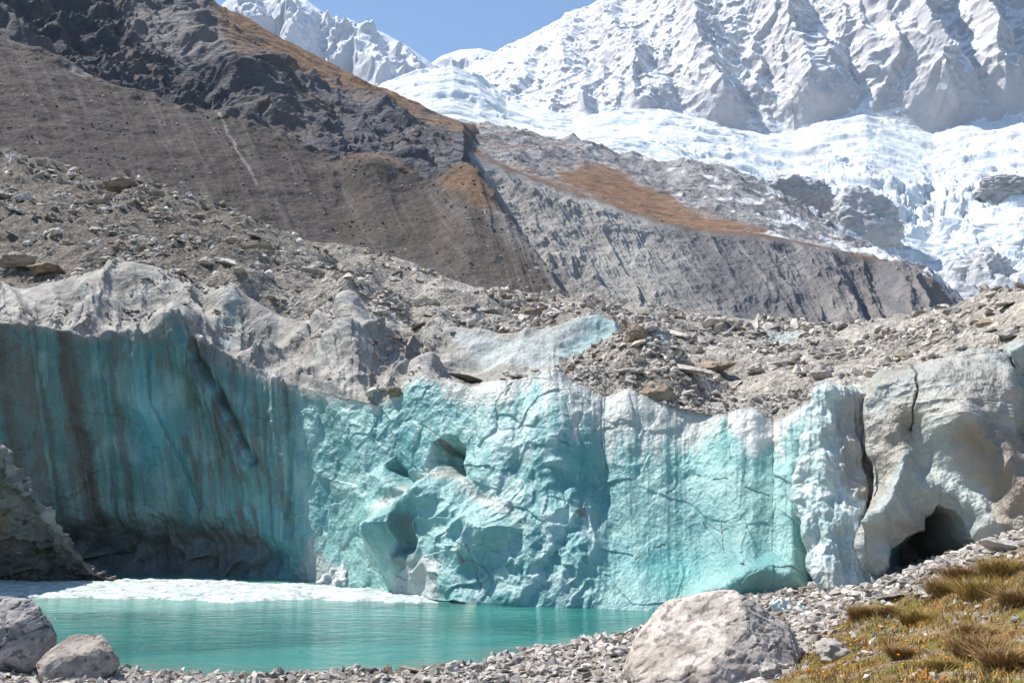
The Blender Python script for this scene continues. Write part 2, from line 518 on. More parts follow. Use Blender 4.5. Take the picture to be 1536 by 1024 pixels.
# rock knolls standing out of the ice
def knoll(cx, cy, rx, ry, Y, seed, label, tint=(.46, .455, .46), snowy=.6):
    c = P(cx, cy + ry * .8, Y)
    sx = rx / F * Y
    sz = ry / F * Y * 1.55
    u = np.linspace(0, 2 * np.pi, 130)
    v = np.linspace(0, np.pi * .8, 80)
    U, V = np.meshgrid(u, v)
    d = np.stack([np.cos(U) * np.sin(V), np.sin(U) * np.sin(V), np.cos(V)], -1)
    pp = d * A([1, 1, 1.])
    k = 1 + .22 * fbm(pp * 1.5 + seed, 3, seed=seed) + .07 * (ridged(pp * A([2.6, 2.6, 5.]) + seed, 5, .55, seed=seed + 1) - .7)
    k[:, -1] = k[:, 0]
    gg = d * k[..., None] * A([sx, sx * .8, sz]) + c
    nn_ = normals(gg)
    if nn_[..., 2].mean() < 0: nn_ = -nn_
    s = ss(.62, .9, nn_[..., 2] + .25 * fbm(pp * 5, 4, seed=seed + 3)) * snowy
    colr_ = mix(np.broadcast_to(A(tint), gg.shape), (.85, .87, .9), s)
    colr_ = mix(colr_, (.27, .27, .28), ss(.1, .5, fbm(pp * 4, 5, .6, seed=seed + 9)) * .5)
    o_ = grid_mesh('rock_knoll', gg, colr_, M['moraine'], origin=c)
    tag(o_, label, 'rock outcrop', 'rock knolls in the icefall')


knoll(1288, 312, 62, 40, 2000., 201, 'rounded grey rock knoll snow dusted in the middle of the icefall')
knoll(1185, 280, 58, 24, 1900., 221, 'long dark rock outcrop at the upper edge of the icefall', (.40, .40, .41))
knoll(1480, 398, 46, 28, 1850., 241, 'craggy grey outcrop at the foot of the icefall near the right edge')
knoll(1505, 275, 40, 16, 2400., 251, 'low streaked rock band showing through the upper icefall', (.30, .30, .31), .5)

# ------------------------------------------------------------------ left mountain slope, bench, moraines
print('slopes')
crest1 = line([(-300, -90), (0, 52), (60, 70), (110, 94), (135, 108), (200, 130), (260, 150), (330, 166), (400, 185), (450, 207), (515, 245), (560, 241), (600, 258), (650, 270), (690, 243), (706, 236), (718, 255), (755, 312), (800, 372), (862, 455), (910, 520)])
pxs = np.linspace(-300, 800, 900)
sky = line([(-300, -340), (0, -170), (200, -68), (312, 0), (350, 18), (430, 60), (500, 98), (570, 131), (640, 163), (700, 185), (760, 196), (800, 204)])
low = line([(-300, -40), (0, 90), (135, 140), (330, 196), (515, 275), (650, 300), (706, 262), (740, 300), (800, 330)])
ml = lambda t: (lambda x: sky(x) * t + low(x) * (1 - t))
g = loft([(low, line([(-300, 640), (695, 640), (730, 1150), (800, 1400)])), (ml(.35), line([(-300, 760), (350, 770), (695, 790), (730, 1250), (800, 1500)])), (ml(.7), line([(-300, 900), (695, 900), (730, 1300), (800, 1550)])), (sky, line([(-300, 1150), (350, 1130), (695, 1200), (730, 1400), (800, 1600)])), (lambda x: sky(x) + 60, 1500.)], pxs, [130, 150, 110, 20])
g0 = g.copy(); px, py = proj(g); nn = normals(smooth(g, 4))
# strata dip down to the right along the slope
sx_ = g0[..., 0] * .85 + g0[..., 2] * -.52
sz_ = g0[..., 0] * .52 + g0[..., 2] * .85
sw = 14 * fbm(g0 / 120, 4, seed=301)
strat = ridged(np.stack([sx_ / 230, g0[..., 1] / 300, (sz_ + sw) / 34], -1), 5, .6, seed=311)
vert = ridged(g0 / A([55, 90, 160.]), 5, .55, seed=321)
grassline = sky(px) + 14 + 26 * ss(330, 420, px) * ss(620, 480, px)
gr = ss(10, -12, py - grassline + 14 * fbm(g0 / 40, 5, .6, seed=331))
gr = np.maximum(gr * ss(318, 345, px), .75 * ss(12, -12, sdf(px, py, [(325, -20), (350, 22), (420, 62), (520, 112), (470, 110), (390, 85), (350, 75), (318, 20)])))
cl = ss(40, -60, sdf(px, py, [(190, -80), (300, 30), (358, 95), (362, 140), (330, 165), (230, 150), (120, 90), (40, 40), (-40, -60)]) + 30 * fbm(g0 / 90, 4, seed=335))
am = (.3 + .7 * (1 - gr))
disp = am * ss(720, 620, px) * (11 * (strat - .75) * (1 - .5 * cl) + 11 * (vert - .7) * (.15 + cl) + 9 * fbm(g0 / 90, 6, .55, seed=341)) - 40 * cl * (1 - gr)
fh, fe, fr = facets(np.stack([sx_ / 60, g0[..., 1] / 36, (sz_ + sw) / 13], -1), seed=345, tilt=1.)
disp = (disp + am * (3.2 * fh - 1.2 * ss(.15, 0, fe))) * ss(725, 690, px)
g = g + nn * disp[..., None]
n2 = normals(g)
rk = np.broadcast_to(A([.115, .115, .128]), g.shape)
rk = mix(rk, (.05, .053, .064), cl * .85)
rk = mix(rk, (.19, .187, .19), ss(.0, .6, fbm(g0 / 35, 6, .65, seed=351)) * .6 * (1 - cl * .7))
rk = mix(rk, (.16, .125, .10), ss(.0, .5, fbm(g0 / 70, 5, .6, seed=363)) * .5)
ledge = ss(.62, .85, n2[..., 2]) * ss(-.2, .3, fbm(g0 / 60, 4, seed=361)) * ss(640, 300, px)
rk = mix(rk, (.17, .115, .08), ledge * .55)
rk = mix(rk, (.26, .245, .24), ss(16, -16, sdf(px, py, [(215, -40), (300, 10), (355, 70), (345, 75), (270, 40), (200, 0)])) * .6)
bg = mix(np.broadcast_to(A([.225, .135, .075]), g.shape), (.15, .10, .07), ss(-.2, .4, fbm(g0 / 30, 5, .6, seed=371)) * .7)
colr = mix(rk, bg, 0) * (1 - gr[..., None]) + bg * gr[..., None]
o = grid_mesh('rocky_mountain_slope', g, colr, M['rock_slope'])
tag(o, kind='structure')

# -- bench with brown grass behind the second moraine wall
crest2 = line([(600, 200), (700, 223), (730, 238), (790, 262), (850, 284), (910, 303), (985, 330), (1050, 343), (1140, 350), (1220, 366), (1300, 384), (1350, 396), (1400, 420), (1430, 455), (1470, 500)])
pxs = np.linspace(620, 1520, 900)
sky = line([(620, 165), (700, 188), (740, 190), (790, 200), (880, 212), (930, 229), (1000, 243), (1040, 241), (1075, 246), (1110, 258), (1150, 280), (1200, 305), (1250, 338), (1300, 366), (1350, 390), (1400, 413), (1430, 440), (1520, 520)])
g = loft([(lambda x: crest2(x) + 9, 940.), (lambda x: crest2(x) * .55 + sky(x) * .45 - 2, 1150.), (sky, line([(620, 1350), (1000, 1500), (1520, 1300)])), (lambda x: sky(x) + 40, 1800.)], pxs, [120, 120, 20])
g0 = g.copy(); px, py = proj(g)
gm = sdf(px, py, [(835, 262), (880, 246), (915, 246), (985, 287), (1060, 322), (1145, 350), (1050, 350), (985, 338), (910, 310), (860, 288)]) + 12 * fbm(g0 / 45, 5, .6, seed=401)
gr = ss(9, -9, gm)
gr = np.maximum(gr, .85 * ss(9, 0, crest2(px) - py + 6 * fbm(g0 / 25, 4, seed=403)) * ss(1010, 900, px))
gr = np.maximum(gr, .5 * ss(.05, .4, fbm(g0 / 50, 5, .6, seed=405)) * ss(980, 760, px))
z = (1 - .85 * gr) * (7 * (ridged(g0 / A([90, 120, 90.]), 6, .55, seed=411) - .7) + 4.5 * fbm(g0 / 40, 5, .6, seed=421)) * ss(940, 1010, g0[..., 1])
g[..., 2] += z
n2 = normals(g)
bc = mix(np.broadcast_to(A([.33, .32, .315]), g.shape), (.15, .15, .16), ss(-.1, .45, fbm(g0 / 28, 6, .65, seed=431)) * .8)
bc = mix(bc, (.82, .84, .87), ss(.25, .5, fbm(g0 / A([60, 60, 30.]), 5, .6, seed=441) + .3 * ss(1040, 1200, px) - .1) * .8 * ss(760, 1000, px))
bg = mix(np.broadcast_to(A([.235, .14, .085]), g.shape), (.17, .105, .07), ss(-.2, .4, fbm(g0 / 30, 5, .6, seed=451)) * .6)
colr = bc * (1 - gr[..., None]) + bg * gr[..., None]
o = grid_mesh('rocky_bench', g, colr, M['rock_slope'])
tag(o, kind='structure')

# -- second (grey, gullied) moraine wall
pxs = np.linspace(600, 1480, 900)
foot2 = line([(600, 500), (860, 505), (1000, 510), (1200, 515), (1480, 520)])
g = loft([(foot2, 770.), (lambda x: crest2(x) * .45 + foot2(x) * .55, 835.), (crest2, 930.), (lambda x: crest2(x) + 12, 960.)], pxs, [120, 200, 8])
g0 = g.copy(); px, py = proj(g); nn = normals(smooth(g, 4))
tt = np.clip((py - crest2(px)) / (foot2(px) - crest2(px) + 1e-6), 0, 1)
lean = px - (py - crest2(px)) * np.interp(px, [600, 900, 1150, 1480], [1.05, .95, .75, .35])
gul = ridged(np.stack([lean / 46, tt * 1.2, px * 0], -1) + .18 * fbm(g0 / 60, 4, seed=505)[..., None], 5, .58, seed=501)
gl2 = ridged(np.stack([lean / 17, tt * 1.6, px * 0 + 4], -1) + .2 * fbm(g0 / 40, 4, seed=507)[..., None], 4, .55, seed=511)
en = ss(.0, .12, tt) * ss(1.0, .62, tt)
right = ss(1170, 1290, px + 40 * fbm(g0 / 90, 3, seed=509))
big = ss(.2, .9, .5 + .5 * np.sin((lean - 1180) / 21.))
disp = en * (5 * (gul - .75) * (.5 + .5 * ss(1000, 880, px) + .3 * right) + .7 * (gl2 - .7) + right * 17 * (big - .5)) + 2.0 * fbm(g0 / 25, 5, .6, seed=521) * ss(0, .1, tt)
g = g + nn * disp[..., None]
lightg, darkg, tan = A([.33, .318, .30]), A([.115, .113, .122]), A([.27, .25, .225])
k = ss(930, 1060, px + 60 * fbm(g0 / 90, 4, seed=531) - 60 * tt)
colr = mix(np.broadcast_to(lightg, g.shape), darkg, k * .85)
colr = mix(colr, tan, ss(.55, .9, tt + .2 * fbm(g0 / 60, 4, seed=541)) * ss(1130, 1000, px))
colr = mix(colr, (.31, .295, .275), ss(.05, .5, fbm(np.stack([lean / 40, tt * 2, px * 0], -1), 5, .6, seed=551)) * .5)
colr = mix(colr, (.235, .205, .18), ss(.55, .95, gul) * right * .5)
colr = mix(colr, (.20, .125, .08), ss(.045, .0, tt + .03 * fbm(g0 / 20, 4, seed=561)) * .8)
o = grid_mesh('moraine_wall', g, colr, M['moraine'])
tag(o, kind='structure')
MOR2 = (g, px, py)

# -- first (dark gravel) moraine wall
pxs = np.linspace(-300, 905, 1000)
foot1 = line([(-300, 240), (0, 300), (300, 390), (600, 455), (800, 500), (910, 530)])
yc1 = line([(-300, 640), (500, 600), (706, 560), (905, 420)])
g = loft([(foot1, line([(-300, 470), (500, 475), (905, 412)])), (crest1, yc1), (lambda x: crest1(x) + 25, lambda x: yc1(x) + 60)], pxs, [330, 12])
px, py = proj(g); tt = np.clip((py - crest1(px)) / (foot1(px) - crest1(px) + 1e-6), 0, 1); g = smooth(g, 70, .8)
g0 = g.copy(); nn = normals(smooth(g, 4))
tt = np.clip((py - crest1(px)) / (foot1(px) - crest1(px) + 1e-6), 0, 1)
lean = px - (py - crest1(px)) * .55
gul = ridged(np.stack([lean / 60, tt * .8, px * 0], -1) + .12 * fbm(g0 / 60, 3, seed=605)[..., None], 4, .5, seed=601)
disp = 1.0 * (gul - .7) * ss(0, .15, tt) * (.3 + .7 * ss(.8, .2, tt)) + 1.1 * fbm(g0 / 22, 6, .6, seed=611) * ss(-.02, .05, tt) + 2.0 * (ridged(g0 / 30, 5, .55, seed=613) - .7) * ss(.10, .03, tt)
disp = (disp + 10 * gau(px, py, 560, 262, 60, 26)) * ss(905, 850, px)
g = g + nn * disp[..., None]
strk = fbm(np.stack([lean / 12, tt * 1.3, px * 0], -1), 4, .6, seed=621)
colr = mix(np.broadcast_to(A([.092, .078, .069]), g.shape), (.122, .108, .099), ss(.0, .6, strk))
colr = mix(colr, (.078, .066, .058), ss(.1, .6, fbm(np.stack([lean / 45, tt * 1.5, px * 0 + 8], -1), 5, .6, seed=631)) * .6)
colr = mix(colr, (.125, .118, .118), ss(.55, 1., tt) * .6)
colr = mix(colr, (.21, .20, .19), ss(.35, .0, tt + .15 * fbm(g0 / 25, 4, seed=639)) * ss(715, 745, px) * .7)
colr = mix(colr, (.19, .115, .07), ss(8, -8, sdf(px, py, [(703, 236), (660, 274), (700, 300), (758, 314)]) + 14 * fbm(g0 / 20, 5, .6, seed=641)) * .7)
colr = mix(colr, (.20, .125, .085), ss(10, 0, sdf(px, py, [(510, 244), (600, 240), (640, 268), (520, 250)])) * .5)
colr = mix(colr, (.30, .28, .265), ss(3.2, .6, pdist(px + 4 * fbm(g0 / 18, 4, seed=645), py, [(325, 165), (350, 215), (372, 250), (385, 275)])) * .6)
colr = mix(colr, (.30, .28, .265), ss(5, 1, pdist(px + 4 * fbm(g0 / 18, 4, seed=647), py, [(105, 95), (118, 112), (135, 108)])) * .7)
o = grid_mesh('moraine_wall', g, colr, M['moraine'])
tag(o, kind='structure')
MOR1 = (g, px, py)

# ------------------------------------------------------------------ rocks
print('rocks')


def rock_data(seed, npts=16, flat=.7, sub=0, rough=.0, jag=.25):
    r = np.random.default_rng(seed)
    bm = bmesh.new()
    d = r.normal(size=(npts, 3))
    d /= np.linalg.norm(d, axis=1, keepdims=True)
    d *= r.uniform(1 - jag, 1, size=(npts, 1))
    d[:, 0] *= r.uniform(.9, 1.15); d[:, 1] *= r.uniform(.7, 1.); d[:, 2] *= flat
    for v in d: bm.verts.new(v)
    res = bmesh.ops.convex_hull(bm, input=bm.verts)
    bmesh.ops.delete(bm, geom=list({e for e in res['geom_interior'] + res['geom_unused'] if isinstance(e, bmesh.types.BMVert)}), context='VERTS')
    if sub:
        bmesh.ops.bevel(bm, geom=list(bm.edges), offset=.07, segments=2, profile=.6, affect='EDGES', clamp_overlap=True)
        bmesh.ops.triangulate(bm, faces=list(bm.faces))
        for _ in range(sub):
            lng = [e for e in bm.edges if e.calc_length() > .12]
            if not lng: break
            bmesh.ops.subdivide_edges(bm, edges=lng, cuts=1, use_grid_fill=True)
            bmesh.ops.triangulate(bm, faces=[f for f in bm.faces if len(f.verts) > 3])
    bmesh.ops.triangulate(bm, faces=list(bm.faces))
    bmesh.ops.recalc_face_normals(bm, faces=list(bm.faces))
    bm.verts.index_update(); bm.normal_update()
    V = A([v.co[:] for v in bm.verts]); Nn = A([v.normal[:] for v in bm.verts])
    Fc = A([[v.index for v in f.verts] for f in bm.faces])
    bm.free()
    if rough:
        h = rough * (fbm(V * 2.2 + seed, 5, .55, seed=seed) + .8 * (ridged(V * A([1.6, 1.6, 3.]) + seed, 4, .55, seed=seed + 2) - .8))
        V = V + Nn * h[:, None]
    return V, Fc


ROCKS = []
for k in range(14):
    V, Fc = rock_data(1000 + k, 15 + k % 7, [.75, .6, .5, .85, .35][k % 5], 3, .11, .3)
    me = raw_mesh('rock_source', V, Fc, None, True)
    m_ = me.data
    bpy.data.objects.remove(me)
    m_.materials.append(M['grey'])
    ROCKS.append(m_)
FLATS = [4, 9, 2, 7, 12]
CHIPS = [rock_data(2000 + k, 9 + k % 5, [.7, .5, .35, .85][k % 4], 0, 0, .3) for k in range(16)]


def scatter(name, pts, sizes, cols, nrm=None, mat=None, sink=.25):
    """one mesh of many small stones"""
    Vs, Fs, Cs, off = [], [], [], 0
    r = np.random.default_rng(len(pts))
    n = len(pts)
    ang = r.uniform(0, 2 * np.pi, n); tx = r.normal(0, .25, n); ty = r.normal(0, .25, n)
    var = r.integers(0, len(CHIPS), n)
    for k in range(len(CHIPS)):
        ix = np.nonzero(var == k)[0]
        if not len(ix): continue
        V, Fc = CHIPS[k]
        ca, sa = np.cos(ang[ix]), np.sin(ang[ix])
        x = V[None, :, 0] * ca[:, None] - V[None, :, 1] * sa[:, None]
        y = V[None, :, 0] * sa[:, None] + V[None, :, 1] * ca[:, None]
        zz = V[None, :, 2] + x * tx[ix][:, None] + y * ty[ix][:, None]
        q = np.stack([x, y, zz], -1) * sizes[ix][:, None, None]
        q[..., 2] += sizes[ix][:, None] * sink
        q += pts[ix][:, None, :]
        Vs.append(q.reshape(-1, 3))
        f = Fc[None] + (np.arange(len(ix)) * len(V))[:, None, None] + off
        Fs.append(f.reshape(-1, 3))
        Cs.append(np.repeat(cols[ix], len(V), axis=0))
        off += len(ix) * len(V)
    o_ = raw_mesh(name, np.concatenate(Vs), np.concatenate(Fs), np.concatenate(Cs), False, mat or M['rubble'])
    return o_


PALE, GREY, BRN = A([.54, .49, .43]), A([.29, .27, .25]), A([.24, .195, .15])


def stone_cols(n, r, w=(.45, .42, .13)):
    k = r.choice(3, n, p=w)
    c = A([PALE, GREY, BRN])[k] * r.uniform(.7, 1.2, (n, 1))
    return c


def pick(gpx, n, r, weight=None):
    g, px, py = gpx
    ok = (px > -60) & (px < 1600) & (py > -40)
    if weight is not None: ok = ok & (r.random(px.shape) < weight)
    ii = np.nonzero(ok.ravel())[0]
    # equalise by picture area per vertex is unnecessary: the grids are about even in the picture
    sel = r.choice(ii, n, replace=len(ii) < n)
    return g.reshape(-1, 3)[sel], px.ravel()[sel], py.ravel()[sel]


r = np.random.default_rng(77)
p1, a1, b1 = pick(MOR1, 4200, r)
p2, a2, b2 = pick(MOR2, 1300, r)
pts = np.concatenate([p1, p2])
sz = (np.concatenate([np.full(len(p1), 1.), np.full(len(p2), 1.35)]) * (.22 + .9 * r.random(len(pts)) ** 5) * 1.15)
cl_ = np.where(r.random((len(pts), 1)) < .62, A([[.50, .48, .46]]), A([[.09, .085, .08]])) * r.uniform(.7, 1.15, (len(pts), 1))
tag(scatter('scree', pts, sz, cl_), kind='stuff')

# ------------------------------------------------------------------ main ice cliff
print('cliff')
PX0, PX1 = -260., 1236.
lip = line([(-260, 480), (0, 490), (80, 495), (165, 513), (180, 501), (232, 506), (270, 486), (286, 477), (300, 508), (350, 535), (430, 575), (500, 592), (565, 606), (590, 592), (615, 570), (640, 562), (700, 580), (760, 576), (800, 561), (830, 555), (850, 572), (880, 592), (910, 604), (942, 586), (985, 602), (1040, 616), (1092, 627), (1130, 615), (1160, 640), (1192, 614), (1236, 600)])
wl = line([(-260, 856), (130, 860), (300, 862), (450, 868), (560, 884), (650, 893), (760, 905), (880, 912), (1000, 918), (1080, 921), (1236, 926)])
back = line([(-260, 440), (0, 440), (50, 430), (110, 412), (160, 404), (240, 405), (290, 420), (350, 436), (380, 445), (420, 470), (468, 486), (520, 470), (580, 490), (620, 505), (650, 488), (690, 494), (760, 502), (810, 500), (850, 486), (895, 471), (922, 480), (932, 505), (944, 572), (985, 595), (1040, 606), (1236, 592)])
lip0 = lip
_lx = np.linspace(PX0, PX1, 1250)
_ln = 3.2 * fbm(np.stack([_lx / 17, _lx * 0, _lx * 0 + 3.3], -1), 4, .6, seed=699)
lip = lambda x: lip0(x) + np.interp(x, _lx, _ln)
pxs = np.linspace(PX0, PX1, 1250)
PCL = pxs
Yw = PZ(pxs, wl(pxs), 0.)[:, 1]
yw = lambda x: np.interp(x, PCL, Yw)
leanback = line([(-260, .2), (450, .6), (600, 2.6), (760, 3.2), (900, 4.2), (1150, 3.8), (1236, 3.4)])
ylip = lambda x: yw(x) + leanback(x)
NF, NC1, NC2, NC3, NB = 400, 50, 60, 70, 14
ym1 = lambda x: ylip(x) + np.interp(x, [-260, 560, 660, 930, 960, 1236], [4, 4, 7, 7, 1, 1])
pm1 = lambda x: np.interp(x, [-260, 560, 660, 900, 945, 1236], [.36, .40, .16, .12, .5, .5]) * (back(x) - lip(x)) + lip(x)
ybk = lambda x: ym1(x) + np.interp(x, [-260, 560, 660, 930, 960, 1236], [6, 6, 4, 4, 1, 1])
g = loft([(lambda x: wl(x) + 10, lambda x: yw(x) - .02), (lip, ylip), (pm1, ym1), (lambda x: back(x) * .5 + pm1(x) * .5, lambda x: ym1(x) * .45 + ybk(x) * .55), (back, ybk), (lambda x: back(x) + 14, lambda x: ybk(x) + 5)],
         pxs, [NF, NC1, NC2, NC3, NB])
rowface = np.arange(g.shape[0])[:, None] < NF
g0 = g.copy()
px, py = proj(g)
LIP, WL = lip(px), wl(px)
tf = np.clip((py - LIP) / (WL - LIP), 0, 1.1)          # 0 lip .. 1 water
nn = normals(smooth(g, 12))
X, Z = g0[..., 0], g0[..., 2]
Q = np.stack([X, g0[..., 1], Z], -1)
face = np.where(rowface, 1., 0.)
edge = (.4 + .6 * ss(0, .06, tf)) * face + .2 * (1 - face)                          # calm right at the lip
left = ss(520, 380, px)
# --- large forms of the face
d = np.zeros(px.shape)
wq = .5 * np.stack([fbm(Q / 5, 3, seed=705), fbm(Q / 5, 3, seed=706), fbm(Q / 5, 3, seed=707)], -1)
stq = fbm(np.stack([(px - (py - LIP) * .06) / 13, py / 260, px * 0], -1), 6, .62, seed=861)
d += .24 * fbm(Q / A([5.5, 9, 9.]), 3, .45, seed=701) * (1 - .45 * left)
QW = Q + wq * 1.3
sc1 = 1 - 2.2 * np.abs(perlin(QW / A([2.1, 2.6, 2.7]), 711))
sc2 = 1 - 2.2 * np.abs(perlin(QW / A([.85, 1.1, 1.15]) + 5, 713))
sc3 = 1 - 2.2 * np.abs(perlin(QW / A([.36, .5, .5]) + 9, 715))
calm = 1 - .75 * ss(880, 960, px) * ss(680, 740, py)
d += (.15 * sc1 + .075 * sc2 * (.4 + .6 * calm) + .034 * sc3 * (.3 + .7 * calm)) * (1 - .7 * left)
pl, ple, plr = facets(np.stack([Q[..., 0] * .9 + Q[..., 2] * .35, Q[..., 1], Q[..., 2] * .9 - Q[..., 0] * .35], -1) / A([1.1, 1.5, 1.9]) + wq * .35, seed=719, tilt=1.)
d += .11 * pl * (1 - .8 * left)
d += .05 * fbm(Q / .6, 5, .6, seed=721) * (.5 + .5 * calm)
d += .15 * fbm(Q / A([.8, .8, 6.]), 4, .5, seed=725) * (.18 + .82 * left)       # vertical flutes
fh, fe, fr = facets(Q / A([2.6, 3.5, 3.2]) + wq * 1.6, seed=711, tilt=1.)
fr2 = .5 + .5 * sc1
fh2 = fh * .3
d += .10 * fh
d -= .07 * np.clip(stq, -.6, .6) * left
d *= edge * (.72 - .22 * ss(860, 960, px) * ss(1200, 1120, px))
# folds running down the left wall
for pts, w, h in [([(286, 480), (305, 540), (345, 610), (385, 690)], 26, .9), ([(232, 506), (236, 600), (280, 700), (300, 760)], 22, .4), ([(430, 575), (438, 690), (430, 800)], 20, .45), ([(165, 513), (175, 640), (170, 760)], 18, .3)]:
    dd = pdist(px + 6 * fbm(Q / 2, 3, seed=731), py, pts)
    sgn = np.interp(py, [p_[1] for p_ in pts], [p_[0] for p_ in pts]) - px
    d += face * h * np.exp(-(dd / w) ** 2) * np.where(sgn > 0, 1, .5) - face * h * .5 * gau(dd, sgn * 0, 0, 0, 9, 9)
# undercut cave low on the left
cave = sdf(px, py + 7 * fbm(Q / 1.5, 4, seed=741), [(-260, 770), (60, 772), (130, 766), (200, 776), (275, 768), (330, 772), (385, 782), (440, 830), (470, 880), (-260, 900)])
cv = ss(6, -50, cave + 14 * fbm(Q / 2.2, 4, seed=742))
d -= face * (.7 * cv + .5 * cv * fh + .25 * cv * sc2)
# pyramid-shaped buttress in the middle
bt = sdf(px + 7 * fbm(Q / 1.3, 4, seed=751), py + 7 * fbm(Q / 1.3, 4, seed=752), [(668, 702), (632, 718), (606, 748), (585, 760), (560, 800), (543, 815), (566, 830), (574, 850), (585, 965), (765, 965), (745, 870), (800, 800), (770, 770), (722, 745), (700, 722)])
tent = np.clip(-bt / 46., 0, 1)
rgl = pdist(px, py, [(668, 702), (640, 760), (600, 810), (588, 830)])
d += face * (.75 * ss(0, 1, np.minimum(tent * 1.1, 1)) + .6 * np.exp(-(rgl / 26) ** 2) * ss(8, -14, bt) + .16 * sc2 * tent)
# knobbly left shoulder of the buttress
d += face * .5 * ss(8, -22, sdf(px, py, [(555, 712), (575, 702), (600, 710), (625, 735), (600, 760), (570, 745)]))
d += face * .8 * gau(px, py, 580, 790, 30, 44)
# hollows above it
d -= face * 1.25 * ss(6, -16, sdf(px + 5 * fbm(Q, 4, seed=761), py + 5 * fbm(Q, 4, seed=762), [(652, 664), (672, 658), (694, 668), (698, 712), (684, 716), (668, 700), (640, 716), (650, 690)]))
d -= face * .6 * ss(8, -14, sdf(px + 5 * fbm(Q, 4, seed=763), py, [(578, 700), (592, 690), (612, 712), (640, 722), (620, 735), (596, 722)]))
# ribbed ice tongue right of the buttress
for pts, w, h in [([(735, 600), (726, 690), (706, 740)], 24, .2), ([(762, 590), (770, 650), (742, 720)], 20, .2), ([(830, 640), (815, 760), (760, 830), (740, 890)], 40, .32), ([(850, 770), (800, 850), (790, 900)], 30, .25), ([(885, 820), (850, 870)], 24, .2)]:
    d += face * h * np.exp(-(pdist(px + 5 * fbm(Q / 1.2, 4, seed=771), py, pts) / w) ** 2)
kn = 1 - 2.2 * np.abs(perlin(QW / A([.7, .9, .9]) + 2, 775))
kn2 = 1 - 2.2 * np.abs(perlin(QW / A([.3, .4, .42]) + 7, 777))
d += face * ss(40, -30, sdf(px, py, [(720, 760), (790, 740), (860, 690), (905, 790), (880, 905), (735, 905)])) * (.11 * kn + .05 * kn2)
# smooth hollow and plates on the right wall
d -= face * .4 * gau(px, py, 1000, 800, 120, 100)
d += face * .3 * gau(px, py, 880, 640, 70, 60)
for pts, w, h in [([(1030, 640), (1035, 900)], 46, -.2), ([(1110, 630), (1100, 730), (1120, 880)], 36, .25)]:
    d += face * h * np.exp(-(pdist(px, py, pts) / w) ** 2)
d -= face * 1.3 * ss(1188, 1225, px) * ss(.1, .35, tf)
# low lumps along the foot on the right
for cx, cy, rr in [(1095, 902, 26), (1130, 890, 24), (1165, 880, 30), (1200, 885, 24), (1060, 905, 22)]:
    d += face * .9 * np.exp(-((px - cx) ** 2 + (py - cy) ** 2) / rr ** 2)
# cracks
CRK = [([(1000, 735), (1035, 700), (1060, 715), (1100, 722)], 1.6), ([(1097, 640), (1096, 735)], 1.8), ([(1050, 770), (1078, 810)], 1.4), ([(955, 840), (1000, 800)], 1.4), ([(905, 670), (915, 740)], 1.3),
       ([(620, 630), (660, 655)], 1.5), ([(715, 590), (722, 660)], 1.5), ([(770, 578), (764, 600)], 2.), ([(1175, 640), (1195, 700), (1210, 735)], 1.8), ([(1110, 850), (1160, 870)], 2.),
       ([(485, 520), (516, 580)], 2.2), ([(1120, 735), (1160, 748)], 1.5), ([(735, 830), (738, 895)], 1.6), ([(685, 850), (686, 895)], 1.6), ([(820, 665), (850, 676)], 1.4), ([(1080, 775), (1090, 850)], 1.4)]
wob = 5.0 * fbm(Q / .9, 5, .6, seed=781)
ck = np.zeros(px.shape)
for pts, w in CRK:
    ck = np.maximum(ck, ss(w * .85, w * .1, pdist(px + wob, py + wob, pts)) * ss(-.35, .1, fbm(Q / .8, 3, seed=783)))
d -= .05 * ck
# --- crest (dirty ice) forms
cre = 1 - face
ctop = ss(0, .15, np.clip((LIP - py) / 40, 0, 1)) * cre
lens = ss(640, 690, px) * ss(960, 920, px)
lean_ = px + (py - LIP) * .9 + 14 * fbm(Q / 4, 3, seed=803)
rg = ridged(np.stack([lean_ / 125, (LIP - py) / 240, px * 0], -1), 2, .3, seed=801)
rg2 = ridged(np.stack([(px - (py - LIP) * .7) / 95, (LIP - py) / 80, px * 0 + 4], -1) + .25 * wq, 2, .4, seed=805)
cfade = ss(940, 890, px)
cd_ = (1.2 * (rg - .75) + .4 * (rg2 - .7) + .06 * sc1 + .055 * sc2 + .025 * sc3 + .06 * fbm(Q / 1.2, 6, .6, seed=821))
cd_ = np.where(cd_ < 0, cd_ * (.15 + .85 * ss(2, 26, py - back(px))), cd_)
d += ctop * cfade * (1 - .8 * lens) * cd_
d += ctop * lens * (.2 * fbm(Q / 2, 4, seed=825) + .05 * sc1)
d += ctop * (.55 * np.exp(-(pdist(px, py, [(345, 438), (325, 465), (292, 488)]) / 18) ** 2) + 1.0 * gau(px, py, 205, 425, 45, 22) + .8 * np.exp(-(pdist(px, py, [(520, 470), (540, 500), (500, 540)]) / 16) ** 2)
             - 1.2 * gau(px, py, 400, 500, 26, 18) - 1.0 * gau(px, py, 620, 525, 34, 18) + .8 * np.exp(-(pdist(px, py, [(160, 440), (120, 480), (90, 490)]) / 14) ** 2))
CURV = d.copy()
for _ in range(6):
    CURV[1:-1, 1:-1] = .2 * (CURV[1:-1, 1:-1] + CURV[2:, 1:-1] + CURV[:-2, 1:-1] + CURV[1:-1, 2:] + CURV[1:-1, :-2])
CURV = d - CURV
g = g + nn * d[..., None]
# the left bay overhangs: its lip leans out over the wall
rowi = np.arange(g.shape[0])[:, None] * np.ones(px.shape)
g[..., 1] -= 1.5 * ss(600, 120, px) * np.where(face > 0, ss(.95, .0, tf), np.clip(1 - (rowi - NF) / 70., 0, 1))
n2 = normals(g)
